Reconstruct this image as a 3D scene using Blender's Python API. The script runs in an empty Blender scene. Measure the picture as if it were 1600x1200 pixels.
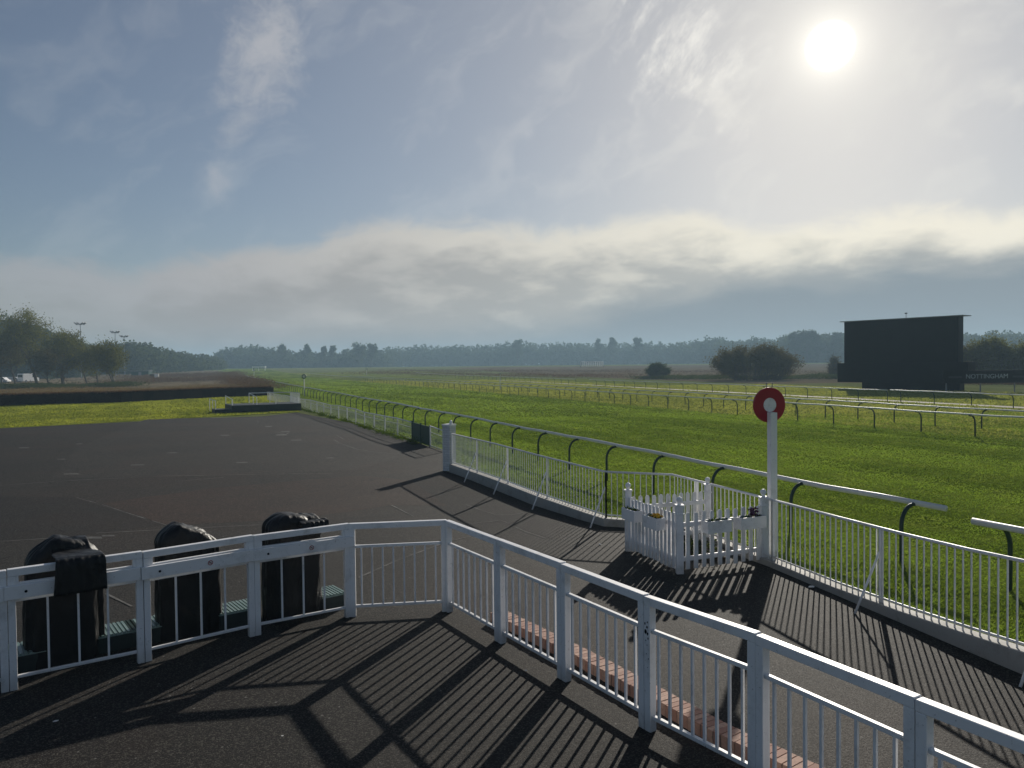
import bpy, math, random
import numpy as np
from mathutils import Vector, Matrix, noise as mnoise
random.seed(7); RNG = np.random.default_rng(11)
S = bpy.context.scene
COL = S.collection
R_ = math.radians

# ------------------------------------------------------------------ camera
CAM_H = 3.3; FPX = 1200.0
PITCH = math.atan(28.5 / FPX); ROLL = R_(-0.6)
cam = bpy.data.objects.new('camera', bpy.data.cameras.new('camera'))
COL.objects.link(cam)
cam.data.sensor_width = 36.0; cam.data.lens = 27.0
cam.data.clip_start = 0.05; cam.data.clip_end = 9000
CM = Matrix.Rotation(math.pi / 2 - PITCH, 3, 'X') @ Matrix.Rotation(ROLL, 3, 'Z')
cam.matrix_world = Matrix.Translation((0, 0, CAM_H)) @ CM.to_4x4()
S.camera = cam

def ray(px, py):
    return (CM @ Vector(((px - 800) / FPX, -(py - 600) / FPX, -1.0))).normalized()
def G(px, py, z=0.0):
    """point of the level plane z that the survey pixel looks at"""
    d = ray(px, py); t = (z - CAM_H) / d.z
    return Vector((d.x * t, d.y * t, z))
def at(px, py, Y):
    """point at forward distance Y"""
    d = ray(px, py); t = Y / d.y
    return Vector((d.x * t, Y, CAM_H + d.z * t))

# ------------------------------------------------------------------ sun + sky
SUN_D = ray(1297, 72)
SUN_EL = math.asin(SUN_D.z); SUN_AZ = math.atan2(SUN_D.x, SUN_D.y)
sun = bpy.data.objects.new('sun', bpy.data.lights.new('sun', 'SUN'))
COL.objects.link(sun)
sun.data.energy = 5.0; sun.data.angle = R_(0.55); sun.data.color = (1.0, 0.93, 0.82)
sun.rotation_euler = SUN_D.to_track_quat('Z', 'Y').to_euler()

S.view_settings.view_transform = 'Standard'; S.view_settings.look = 'None'
S.view_settings.exposure = 0.0; S.view_settings.gamma = 1.0
S.view_settings.use_curve_mapping = False

class NT:
    """tiny node-tree writer"""
    def __init__(s, tree): s.t = tree; s.t.nodes.clear()
    def n(s, typ, ins=None, **props):
        nd = s.t.nodes.new(typ)
        for k, v in props.items(): setattr(nd, k, v)
        for k, v in (ins or {}).items():
            sock = nd.inputs[k]
            if isinstance(v, bpy.types.NodeSocket): s.t.links.new(v, sock)
            elif isinstance(v, bpy.types.Node): s.t.links.new(v.outputs[0], sock)
            else: sock.default_value = v
        return nd
    def m(s, op, a, b=0.0, c=0.0, clamp=False):
        nd = s.n('ShaderNodeMath', {0: a, 1: b, 2: c}, operation=op, use_clamp=clamp)
        return nd.outputs[0]
    def mix(s, f, a, b, typ='MIX'):
        nd = s.t.nodes.new('ShaderNodeMix'); nd.data_type = 'RGBA'; nd.blend_type = typ
        for i, v in ((0, f), (6, a), (7, b)):
            if isinstance(v, bpy.types.NodeSocket): s.t.links.new(v, nd.inputs[i])
            elif isinstance(v, bpy.types.Node): s.t.links.new(v.outputs[0], nd.inputs[i])
            else:
                nd.inputs[i].default_value = v if i == 0 or len(v) == 4 else (*v, 1)
        return nd.outputs[2]
    def ss(s, x, lo, hi):
        nd = s.n('ShaderNodeMapRange', {0: x, 1: lo, 2: hi, 3: 0.0, 4: 1.0}, interpolation_type='SMOOTHSTEP')
        return nd.outputs[0]
    def noise(s, vec, scale, detail=4.0, rough=0.55, dist=0.0, col=False):
        nd = s.n('ShaderNodeTexNoise', {'Vector': vec, 'Scale': scale, 'Detail': detail, 'Roughness': rough, 'Distortion': dist})
        return nd.outputs[1 if col else 0]
    def curve(s, x, pts):
        """piecewise-linear function of x through pts (x in any range, y in any range)"""
        x0, x1 = pts[0][0], pts[-1][0]; ys = [p[1] for p in pts]; y0, y1 = min(ys), max(ys)
        t = s.n('ShaderNodeMapRange', {0: x, 1: x0, 2: x1, 3: 0.0, 4: 1.0}).outputs[0]
        r = s.n('ShaderNodeValToRGB', {0: t}); cr = r.color_ramp; cr.interpolation = 'EASE'
        for i, (px, py) in enumerate(pts):
            p = (px - x0) / (x1 - x0); v = (py - y0) / max(1e-9, y1 - y0)
            e = cr.elements[i] if i < 2 else cr.elements.new(p)
            if i < 2: e.position = p if i == 0 else 1.0
            e.color = (v, v, v, 1)
        for i, (px, py) in enumerate(sorted(pts)):
            cr.elements[i].position = (px - x0) / (x1 - x0)
            v = (py - y0) / max(1e-9, y1 - y0); cr.elements[i].color = (v, v, v, 1)
        return s.m('MULTIPLY_ADD', r.outputs[0], (y1 - y0), y0)

W = bpy.data.worlds.new('World'); S.world = W; W.use_nodes = True
def build_world():
    k = NT(W.node_tree)
    sky = k.n('ShaderNodeTexSky', sky_type='NISHITA', sun_disc=False)
    sky.sun_elevation = SUN_EL; sky.sun_rotation = SUN_AZ
    sky.air_density = 1.0; sky.dust_density = 0.6; sky.ozone_density = 2.0; sky.altitude = 50
    D = k.n('ShaderNodeTexCoord').outputs['Generated']
    sp = k.n('ShaderNodeSeparateXYZ', {0: D})
    az = k.m('MULTIPLY', k.m('ARCTAN2', sp.outputs[0], sp.outputs[1]), 57.2958)
    el = k.m('MULTIPLY', k.m('ARCSINE', sp.outputs[2]), 57.2958)
    sd = k.n('ShaderNodeVectorMath', {0: D, 1: tuple(SUN_D)}, operation='DOT_PRODUCT').outputs['Value']
    ang = k.m('MULTIPLY', k.m('ARCCOSINE', k.m('MINIMUM', sd, 1.0)), 57.2958)
    base = k.mix(1.0, sky, (0.052, 0.052, 0.055), 'MULTIPLY')
    # thin high veil that brightens towards the sun
    v1 = k.m('EXPONENT', k.m('DIVIDE', k.m('MULTIPLY', ang, -1.0), 22.0))
    v2 = k.m('EXPONENT', k.m('DIVIDE', k.m('MULTIPLY', ang, -1.0), 3.6))
    c = k.mix(k.m('MULTIPLY', v1, 0.85, clamp=True), base, (0.56, 0.555, 0.53))
    c = k.mix(1.0, c, k.mix(v2, (0, 0, 0), (0.46, 0.43, 0.36)), 'ADD')
    c = k.mix(1.0, c, k.mix(k.m('EXPONENT', k.m('DIVIDE', k.m('MULTIPLY', ang, -1.0), 0.9)), (0, 0, 0), (1.0, 0.92, 0.78)), 'ADD')
    P = k.n('ShaderNodeCombineXYZ', {0: az, 1: el, 2: 0.0}).outputs[0]
    Pw = k.n('ShaderNodeVectorMath', {0: P, 1: k.n('ShaderNodeVectorMath', {0: k.noise(P, 0.12, 3.0, col=True), 3: 7.0}, operation='SCALE').outputs[0]}, operation='ADD').outputs[0]
    # faint streaks of cirrus everywhere
    Ps = k.n('ShaderNodeMapping', {0: k.n('ShaderNodeMapping', {0: Pw, 2: (0, 0, R_(-35))}).outputs[0], 3: (0.16, 0.6, 1)}).outputs[0]
    n1 = k.noise(Ps, 0.55, 6.0, 0.55, 0.0)
    near = k.m('ADD', 0.10, k.m('MULTIPLY', k.m('EXPONENT', k.m('DIVIDE', k.m('MULTIPLY', ang, -1.0), 9.0)), 1.5))
    ci = k.m('MULTIPLY', k.ss(n1, 0.46, 0.74), near, clamp=True)
    c = k.mix(k.m('MULTIPLY', ci, 0.7), c, (0.82, 0.80, 0.75), 'LIGHTEN')
    # wisp: tall ragged cloud
    def mixL(k, f, a, b): return k.mix(f, a, b, 'LIGHTEN')
    def blob(a0, e0, ra, re, rot, amp):
        q = k.n('ShaderNodeMapping', {0: Pw, 1: (-a0 - 3.5, -e0 - 3.5, 0)}, vector_type='POINT').outputs[0]
        q = k.n('ShaderNodeMapping', {0: q, 2: (0, 0, R_(rot))}, vector_type='POINT').outputs[0]
        q = k.n('ShaderNodeMapping', {0: q, 3: (1 / ra, 1 / re, 0)}, vector_type='POINT').outputs[0]
        r = k.n('ShaderNodeVectorMath', {0: q}, operation='LENGTH').outputs['Value']
        nn = k.noise(Pw, 0.9, 7.0, 0.62)
        return k.m('MULTIPLY', k.ss(k.m('ADD', r, k.m('MULTIPLY', nn, 1.3)), 1.75, 0.55), amp)
    w = k.m('MAXIMUM', blob(-17.6, 22.0, 3.2, 5.4, 8, 0.62), blob(-18.6, 17.2, 1.3, 3.0, 14, 0.35))
    w = k.m('MAXIMUM', w, blob(-20.0, 12.3, 1.4, 2.2, 35, 0.34))
    w = k.m('MAXIMUM', w, blob(-22.0, 26.0, 1.6, 1.9, 20, 0.45))
    w = k.m('MAXIMUM', w, blob(-13.0, 26.5, 3.8, 1.8, -12, 0.35))
    w = k.m('MAXIMUM', w, blob(33.5, 16.2, 3.0, 0.8, 12, 0.35))
    w = k.m('MAXIMUM', w, blob(15.0, 19.0, 1.3, 5.5, -48, 0.55))
    wc = k.mix(k.ss(az, -22.0, 20.0), (0.52, 0.51, 0.52), (0.85, 0.82, 0.76))
    c = mixL(k, w, c, wc)
    Pw3 = k.n('ShaderNodeVectorMath', {0: P, 1: k.n('ShaderNodeVectorMath', {0: k.noise(P, 0.10, 1.0, col=True), 3: 4.0}, operation='SCALE').outputs[0]}, operation='ADD').outputs[0]
    Pq = k.n('ShaderNodeMapping', {0: Pw3, 2: (0, 0, R_(-48))}).outputs[0]
    rp_ = k.noise(k.n('ShaderNodeMapping', {0: Pq, 3: (0.32, 1.0, 1)}).outputs[0], 0.75, 7.0, 0.62, 0.0)
    w2 = k.m('MULTIPLY', blob(13.0, 22.0, 5.0, 8.0, -48, 0.85), k.ss(rp_, 0.38, 0.70))
    c = mixL(k, w2, c, (0.93, 0.90, 0.84))
    # the long low bank
    def E(px, py):
        d = ray(px, py); return (math.degrees(math.atan2(d.x, d.y)), math.degrees(math.asin(d.z)))
    edge = k.curve(az, [E(-700, 420), E(0, 402), E(110, 408), E(190, 432), E(300, 402), E(430, 392), E(600, 348), E(740, 352), E(860, 362), E(1060, 338), E(1210, 362), E(1300, 345), E(1420, 330), E(1600, 334), E(2300, 345)])
    nb = k.m('SUBTRACT', k.noise(k.n('ShaderNodeMapping', {0: P, 3: (0.8, 1.5, 1)}).outputs[0], 0.30, 9.0, 0.62, 0.5), 0.5)
    nb2 = k.m('SUBTRACT', k.noise(k.n('ShaderNodeMapping', {0: P, 3: (0.35, 1.0, 1)}).outputs[0], 0.5, 5.0, 0.5, 0.4), 0.5)
    depth = k.m('SUBTRACT', k.m('ADD', edge, k.m('MULTIPLY', nb, 3.0)), el)      # degrees under the cloud top
    mask = k.ss(depth, -0.9, 0.9)
    mask = k.m('MULTIPLY', mask, k.m('SUBTRACT', 1.0, k.m('MULTIPLY', k.ss(az, -20.0, -36.0), 0.3)))
    # colours of the bank: lit crest, duller body, grey-blue foot
    crest = k.mix(k.ss(az, -30.0, 26.0), (0.38, 0.375, 0.385), (0.95, 0.89, 0.75))
    body = k.mix(k.ss(az, -30.0, 24.0), (0.31, 0.30, 0.30), (0.48, 0.475, 0.445))
    foot = k.mix(k.ss(az, -30.0, 22.0), (0.235, 0.24, 0.25), (0.25, 0.285, 0.315))
    nb3 = k.noise(k.n('ShaderNodeMapping', {0: P, 3: (0.5, 1.35, 1)}).outputs[0], 0.36, 7.0, 0.52, 0.0)
    t = k.ss(k.m('ADD', depth, k.m('MULTIPLY', nb2, 5.0)), 0.6, 3.4)
    t = k.m('MULTIPLY', t, k.m('SUBTRACT', 1.0, k.m('MULTIPLY', k.ss(nb3, 0.44, 0.68), 0.6)))
    bc = k.mix(t, crest, body)
    fe = k.curve(az, [(-40, 1.5), (-20, 1.7), (0, 2.6), (12, 5.0), (18, 6.0), (34, 6.6), (60, 6.6)])
    ft = k.ss(k.m('SUBTRACT', k.m('ADD', fe, k.m('MULTIPLY', nb2, 3.0)), el), -1.5, 1.6)
    bc = k.mix(ft, bc, foot)
    c = k.mix(mask, c, bc)
    # thick haze low down, a little lighter at the skyline
    c = k.mix(k.m('MULTIPLY', k.ss(el, 3.2, -0.2), 0.55), c, (0.25, 0.27, 0.285))
    # the sun itself, burnt out through thin cloud
    disc = k.ss(ang, 1.6, 0.8)
    c = k.mix(disc, c, (3.5, 3.4, 3.1))
    bg = k.n('ShaderNodeBackground', {0: c, 1: 1.0})
    k.n('ShaderNodeOutputWorld', {0: bg})
build_world()

# ------------------------------------------------------------------ materials
def hexcol(c): return (*c, 1.0)
def mat(name, fn):
    m = bpy.data.materials.new(name); m.use_nodes = True
    k = NT(m.node_tree); out = fn(k)
    k.n('ShaderNodeOutputMaterial', {0: out}); return m
def pbr(k, col, rough=0.6, normal=None, **kw):
    ins = {'Base Color': col, 'Roughness': rough}
    if normal is not None: ins['Normal'] = normal
    for a, b in kw.items(): ins[a.replace('_', ' ')] = b
    return k.n('ShaderNodeBsdfPrincipled', ins).outputs[0]
def pos(k): return k.n('ShaderNodeNewGeometry').outputs['Position']
def objc(k): return k.n('ShaderNodeTexCoord').outputs['Object']
def bump(k, h, strength=0.5, dist=0.01):
    return k.n('ShaderNodeBump', {'Height': h, 'Strength': strength, 'Distance': dist}).outputs[0]

def f_simple(c0, c1, scale=6.0, rough=0.6, bs=0.2, spec=0.4, metal=0.0, bscale=60, bd=0.004):
    def fn(k):
        p = pos(k)
        n = k.noise(p, scale, 6.0, 0.6)
        c = k.mix(k.ss(n, 0.3, 0.7), c0, c1)
        return pbr(k, c, rough, bump(k, k.noise(p, bscale, 3.0), bs, bd), Specular_IOR_Level=spec, Metallic=metal)
    return fn
def f_paint(c, dirt=(0.20, 0.19, 0.16), amt=0.35, rough=0.36):
    def fn(k):
        p = pos(k)
        n = k.noise(p, 3.0, 8.0, 0.7); n2 = k.noise(p, 38.0, 5.0, 0.65)
        z = k.n('ShaderNodeSeparateXYZ', {0: p}).outputs[2]
        low = k.m('MULTIPLY', k.ss(z, 0.30, 0.0), 0.45)
        d = k.m('ADD', k.m('MULTIPLY', k.ss(n, 0.48, 0.78), amt), low)
        d = k.m('ADD', d, k.m('MULTIPLY', k.ss(n2, 0.63, 0.70), 0.6), clamp=True)
        col = k.mix(d, c, dirt)
        r = k.m('ADD', rough, k.m('MULTIPLY', n, 0.25))
        return pbr(k, col, r, bump(k, k.noise(p, 45.0, 4.0), 0.18, 0.004))
    return fn

def f_asphalt(k, tint=(1.0, 1.0, 1.0)):
    p = pos(k)
    big = k.noise(p, 0.22, 5.0, 0.6, 0.4); mid = k.noise(p, 2.3, 6.0, 0.65)
    c = k.mix(k.ss(big, 0.35, 0.66), (0.0115, 0.011, 0.011), (0.019, 0.0172, 0.015))
    # reddish worn zone
    sp = k.n('ShaderNodeSeparateXYZ', {0: p})
    red = k.m('MULTIPLY', k.ss(k.noise(p, 0.16, 4.0, 0.6), 0.47, 0.62), 0.55)
    c = k.mix(red, c, (0.026, 0.0165, 0.0135))
    c = k.mix(k.m('MULTIPLY', k.ss(mid, 0.4, 0.75), 0.5), c, (0.011, 0.011, 0.012))
    v = k.n('ShaderNodeTexVoronoi', {'Vector': p, 'Scale': 85.0}, feature='F1')
    grit = k.ss(v.outputs['Distance'], 0.55, 0.12)
    rnd = k.n('ShaderNodeSeparateColor', {0: v.outputs['Color']}).outputs[0]
    c = k.mix(k.m('MULTIPLY', k.ss(rnd, 0.55, 1.0), 0.75), c, (0.095, 0.087, 0.075))
    fleck = k.n('ShaderNodeTexVoronoi', {'Vector': p, 'Scale': 17.0}, feature='F1')
    fr = k.n('ShaderNodeSeparateColor', {0: fleck.outputs['Color']}).outputs[1]
    c = k.mix(k.m('MULTIPLY', k.ss(fr, 0.955, 0.965), k.ss(fleck.outputs['Distance'], 0.22, 0.12)), c, (0.17, 0.16, 0.15))
    # long seams and cracks
    warp = k.n('ShaderNodeVectorMath', {0: p, 1: k.n('ShaderNodeVectorMath', {0: k.noise(p, 0.8, 4.0, col=True), 3: 0.9}, operation='SCALE').outputs[0]}, operation='ADD').outputs[0]
    cr = k.n('ShaderNodeTexVoronoi', {'Vector': warp, 'Scale': 0.16}, feature='DISTANCE_TO_EDGE').outputs['Distance']
    crk = k.m('MULTIPLY', k.ss(cr, 0.003, 0.0005), k.ss(k.noise(p, 0.5, 2.0), 0.42, 0.6))
    c = k.mix(k.m('MULTIPLY', crk, 0.8), c, (0.008, 0.008, 0.008))
    c = k.mix(1.0, c, tint, 'MULTIPLY')
    h = k.m('ADD', grit, k.m('MULTIPLY', k.noise(p, 30.0, 4.0), 0.6))
    nrm = bump(k, h, 0.75, 0.006)
    return pbr(k, c, 0.78, nrm, Specular_IOR_Level=0.12)

def f_turf(cA, cB, cC, stripe=0.0, rough=0.95, blade=True):
    """mown grass sheet: patches along the run of the course, tuft-scale relief"""
    def fn(k):
        p = pos(k)
        q = k.n('ShaderNodeMapping', {0: p, 2: (0, 0, R_(-21.2)), 3: (1, 1, 1)}).outputs[0]   # y along the track
        st = k.n('ShaderNodeMapping', {0: q, 3: (0.9, 0.10, 1)}).outputs[0]
        n1 = k.noise(st, 0.35, 5.0, 0.6); n2 = k.noise(p, 0.9, 6.0, 0.65); n3 = k.noise(p, 9.0, 5.0, 0.7)
        c = k.mix(k.ss(n1, 0.40, 0.60), cA, cB)
        c = k.mix(k.m('MULTIPLY', k.ss(n2, 0.5, 0.75), 0.7), c, cC)
        c = k.mix(k.m('MULTIPLY', k.ss(n3, 0.55, 0.35), 0.55), c, tuple(x * 0.4 for x in cA))
        h = k.m('ADD', k.m('MULTIPLY', n3, 1.0), k.m('MULTIPLY', k.noise(p, 45.0, 3.0), 0.4))
        nb = bump(k, h, 1.0, 0.05)
        a = k.n('ShaderNodeBsdfDiffuse', {0: c, 1: 0.5, 2: nb}).outputs[0]
        return a
    return fn
def f_leaf(c0, c1, c2=None, tr=0.5, scale=0.9, trc=None):
    def fn(k):
        p = pos(k)
        n = k.noise(p, scale, 4.0, 0.6)
        rn = k.n('ShaderNodeNewGeometry').outputs['Random Per Island']
        c = k.mix(k.ss(n, 0.35, 0.68), c0, c1)
        c = k.mix(k.m('MULTIPLY', rn, 0.6), c, c2 or c1)
        a = k.n('ShaderNodeBsdfDiffuse', {0: c})
        b = k.n('ShaderNodeBsdfTranslucent', {0: k.mix(1.0, c, trc or (1.3, 1.45, 0.5), 'MULTIPLY')})
        return k.n('ShaderNodeMixShader', {0: tr, 1: a, 2: b}).outputs[0]
    return fn

def f_blade(cA, cB, cC, tr=0.45):
    """grass blades: soft mowing bands along the course, yellower and browner patches"""
    def fn(k):
        p = pos(k)
        q = k.n('ShaderNodeMapping', {0: p, 2: (0, 0, R_(-21.2))}).outputs[0]
        n1 = k.noise(k.n('ShaderNodeMapping', {0: q, 3: (0.9, 0.12, 1)}).outputs[0], 0.33, 5.0, 0.6)
        cross = k.noise(k.n('ShaderNodeMapping', {0: q, 3: (0.05, 0.30, 1)}).outputs[0], 0.45, 3.0, 0.5)
        n2 = k.noise(p, 0.8, 6.0, 0.65)
        rn = k.n('ShaderNodeNewGeometry').outputs['Random Per Island']
        c = k.mix(k.ss(k.m('MULTIPLY_ADD', k.m('SUBTRACT', cross, 0.5), 0.7, n1), 0.41, 0.59), cA, cB)
        c = k.mix(k.m('MULTIPLY', k.ss(n2, 0.47, 0.72), 0.75), c, cC)
        c = k.mix(k.m('MULTIPLY', rn, 0.35), c, cC)
        a = k.n('ShaderNodeBsdfDiffuse', {0: c})
        b = k.n('ShaderNodeBsdfTranslucent', {0: k.mix(1.0, c, (1.2, 1.25, 0.7), 'MULTIPLY')})
        return k.n('ShaderNodeMixShader', {0: tr, 1: a, 2: b}).outputs[0]
    return fn
M = {}
M['white'] = mat('white_paint', f_paint((0.78, 0.78, 0.79), amt=0.5))
M['white_old'] = mat('weathered_white_paint', f_paint((0.60, 0.61, 0.61), amt=0.6, rough=0.5))
M['plinth'] = mat('painted_concrete', f_paint((0.36, 0.35, 0.33), amt=0.8, rough=0.65))
M['rail_white'] = mat('white_plastic_rail', f_simple((0.66, 0.67, 0.68), (0.56, 0.57, 0.58), 1.5, 0.5, 0.05, 0.25))
M['green_metal'] = mat('dark_green_paint', f_simple((0.010, 0.055, 0.045), (0.014, 0.07, 0.055), 4, 0.4, 0.1))
M['rail_green'] = mat('green_plastic_support', f_simple((0.006, 0.026, 0.021), (0.01, 0.034, 0.028), 4, 0.45, 0.1))
M['green_plastic'] = mat('green_ribbed_plastic', f_simple((0.13, 0.20, 0.18), (0.19, 0.26, 0.24), 4, 0.38, 0.1))
M['dark_skirt'] = mat('dark_plastic_side', f_simple((0.012, 0.02, 0.02), (0.02, 0.03, 0.03), 4, 0.6, 0.1))
def f_tarp(k):
    p = pos(k)
    n = k.noise(k.n('ShaderNodeMapping', {0: p, 3: (1, 1, 0.45)}).outputs[0], 4.0, 2.5, 0.5, 1.6); n2 = k.noise(p, 1.6, 4.0, 0.6)
    c = k.mix(k.ss(n2, 0.45, 0.7), (0.003, 0.0034, 0.0045), (0.008, 0.008, 0.009))
    c = k.mix(k.m('MULTIPLY', k.ss(n, 0.62, 0.7), 0.35), c, (0.025, 0.023, 0.018))
    return pbr(k, c, 0.5, bump(k, k.m('ADD', n, k.m('MULTIPLY', k.noise(p, 11.0, 2.0, 0.5, 1.5), 0.35)), 0.5, 0.05), Specular_IOR_Level=0.3)
M['tarp'] = mat('black_tarpaulin', f_tarp)
M['asphalt'] = mat('asphalt', f_asphalt)
M['asphalt_red'] = mat('reddish_asphalt', lambda k: f_asphalt(k, (1.32, 1.06, 0.98)))
M['asphalt_dark'] = mat('resurfaced_asphalt', lambda k: f_asphalt(k, (0.78, 0.79, 0.82)))
M['asphalt_pale'] = mat('worn_asphalt', lambda k: f_asphalt(k, (1.22, 1.22, 1.22)))
M['turf'] = mat('racing_turf', f_turf((0.15, 0.21, 0.026), (0.27, 0.34, 0.050), (0.35, 0.39, 0.085)))
M['lawn'] = mat('lawn_grass', f_turf((0.20, 0.24, 0.04), (0.32, 0.35, 0.06), (0.40, 0.40, 0.09)))
M['verge'] = mat('uncut_turf', f_turf((0.25, 0.30, 0.07), (0.31, 0.34, 0.085), (0.35, 0.34, 0.11)))
M['meadow'] = mat('far_meadow', f_turf((0.23, 0.26, 0.10), (0.29, 0.31, 0.13), (0.35, 0.34, 0.17)))
M['rough'] = mat('dry_rough_grass', f_turf((0.21, 0.165, 0.10), (0.30, 0.235, 0.145), (0.38, 0.29, 0.19)))
M['dirt'] = mat('sandy_path', f_simple((0.17, 0.145, 0.10), (0.13, 0.115, 0.08), 0.8, 0.9, 0.3))
M['grassblade'] = mat('grass_blades', f_blade((0.090, 0.142, 0.026), (0.190, 0.272, 0.050), (0.235, 0.275, 0.075)))
M['vergeblade'] = mat('verge_blades', f_blade((0.19, 0.21, 0.065), (0.28, 0.29, 0.09), (0.31, 0.30, 0.12)))
M['lawnblade'] = mat('lawn_blades', f_blade((0.15, 0.18, 0.035), (0.29, 0.31, 0.06), (0.36, 0.35, 0.09)))
M['dryblade'] = mat('dry_grass_blades', f_leaf((0.10, 0.08, 0.04), (0.17, 0.13, 0.07), (0.20, 0.15, 0.09), 0.4, 0.5, (1.2, 1.1, 0.8)))
M['leaf_spring'] = mat('spring_foliage', f_leaf((0.062, 0.060, 0.026), (0.10, 0.094, 0.034), (0.14, 0.125, 0.045), 0.45, 0.35))
M['leaf_dark'] = mat('dark_foliage', f_leaf((0.030, 0.040, 0.022), (0.05, 0.06, 0.028), (0.06, 0.07, 0.03), 0.35, 0.3))
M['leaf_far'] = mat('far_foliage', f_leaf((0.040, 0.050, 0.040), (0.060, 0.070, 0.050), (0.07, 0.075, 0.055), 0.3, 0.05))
M['leaf_brown'] = mat('budding_twigs', f_leaf((0.060, 0.054, 0.032), (0.10, 0.09, 0.046), (0.13, 0.115, 0.05), 0.35, 0.4, (1.2, 1.1, 0.7)))
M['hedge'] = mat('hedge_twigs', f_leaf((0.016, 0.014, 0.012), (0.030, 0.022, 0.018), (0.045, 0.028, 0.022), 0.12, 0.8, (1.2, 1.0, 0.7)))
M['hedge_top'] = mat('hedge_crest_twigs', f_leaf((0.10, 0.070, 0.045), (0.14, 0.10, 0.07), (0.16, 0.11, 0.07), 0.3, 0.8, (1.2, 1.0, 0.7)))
M['scrub'] = mat('scrub_twigs', f_leaf((0.075, 0.057, 0.042), (0.14, 0.10, 0.07), (0.17, 0.12, 0.085), 0.25, 0.25, (1.2, 1.0, 0.7)))
M['weed'] = mat('weed_leaves', f_leaf((0.04, 0.07, 0.015), (0.07, 0.10, 0.02), (0.09, 0.11, 0.03), 0.4, 2.0))
M['bark'] = mat('bark', f_simple((0.035, 0.030, 0.024), (0.07, 0.06, 0.045), 3.0, 0.9, 0.6))
M['black'] = mat('screen_black', f_simple((0.004, 0.006, 0.010), (0.006, 0.008, 0.012), 0.6, 0.6, 0.05, 0.15))
M['black2'] = mat('dark_cladding', f_simple((0.005, 0.007, 0.011), (0.008, 0.010, 0.014), 0.8, 0.65, 0.05, 0.15))
M['grey_metal'] = mat('grey_metal', f_simple((0.16, 0.17, 0.19), (0.22, 0.23, 0.25), 3.0, 0.45, 0.05))
M['letter'] = mat('pale_lettering', f_simple((0.42, 0.46, 0.50), (0.45, 0.48, 0.52), 3.0, 0.6, 0.0))
M['letter_dim'] = mat('dim_lettering', f_simple((0.09, 0.10, 0.12), (0.10, 0.11, 0.13), 3.0, 0.6, 0.0))
M['red'] = mat('red_paint', f_simple((0.33, 0.006, 0.022), (0.27, 0.006, 0.018), 3.0, 0.45, 0.05))
M['chalk'] = mat('worn_white_marking', f_simple((0.14, 0.135, 0.125), (0.05, 0.048, 0.045), 5.0, 0.9, 0.2))
M['patch'] = mat('asphalt_repair', f_simple((0.018, 0.018, 0.019), (0.028, 0.027, 0.026), 12.0, 0.85, 0.5, 0.2, bscale=70))
M['concrete_patch'] = mat('pale_repair', f_simple((0.085, 0.083, 0.078), (0.035, 0.034, 0.033), 9.0, 0.9, 0.4))
M['soil'] = mat('soil', f_simple((0.018, 0.014, 0.010), (0.04, 0.03, 0.02), 20.0, 0.95, 0.6))
M['yellow'] = mat('yellow_petals', f_simple((0.75, 0.42, 0.02), (0.85, 0.55, 0.05), 20.0, 0.6, 0.0))
M['purple'] = mat('purple_petals', f_simple((0.07, 0.02, 0.06), (0.12, 0.03, 0.10), 20.0, 0.6, 0.0))
M['paper'] = mat('litter_paper', f_simple((0.7, 0.7, 0.68), (0.6, 0.6, 0.58), 20.0, 0.8, 0.1))
M['glass'] = mat('dark_glass', f_simple((0.02, 0.025, 0.03), (0.02, 0.025, 0.03), 1.0, 0.08, 0.0))
M['tyre'] = mat('tyre_rubber', f_simple((0.015, 0.015, 0.015), (0.02, 0.02, 0.02), 5.0, 0.8, 0.1))
M['silver'] = mat('silver_paint', f_simple((0.35, 0.36, 0.38), (0.37, 0.38, 0.40), 5.0, 0.3, 0.0))
M['brickwhite'] = None
def f_whitebrick(k):
    p = objc(k)
    sp = k.n('ShaderNodeSeparateXYZ', {0: p})
    u = k.m('ADD', sp.outputs[0], sp.outputs[1])
    v = k.n('ShaderNodeCombineXYZ', {0: u, 1: sp.outputs[2], 2: 0.0}).outputs[0]
    b = k.n('ShaderNodeTexBrick', {'Vector': v, 'Color1': (0.62, 0.63, 0.64, 1), 'Color2': (0.52, 0.53, 0.54, 1), 'Mortar': (0.42, 0.42, 0.42, 1), 'Scale': 1.0, 'Mortar Size': 0.006, 'Brick Width': 0.225, 'Row Height': 0.075})
    return pbr(k, b.outputs[0], 0.6, bump(k, k.m('SUBTRACT', 1.0, b.outputs['Fac']), 0.8, 0.006))
M['brickwhite'] = mat('white_painted_brick', f_whitebrick)
def f_redbrick(k):
    p = pos(k)
    rn = k.n('ShaderNodeNewGeometry').outputs['Random Per Island']
    c = k.mix(rn, (0.30, 0.15, 0.11), (0.46, 0.29, 0.22))
    c = k.mix(k.m('MULTIPLY', k.ss(k.noise(p, 30.0, 5.0), 0.45, 0.7), 0.5), c, (0.20, 0.14, 0.11))
    return pbr(k, c, 0.85, bump(k, k.noise(p, 120.0, 4.0), 0.5, 0.004))
M['brick'] = mat('red_brick', f_redbrick)
M['mortar'] = mat('mortar', f_simple((0.11, 0.10, 0.09), (0.16, 0.15, 0.13), 20.0, 0.95, 0.4))

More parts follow.
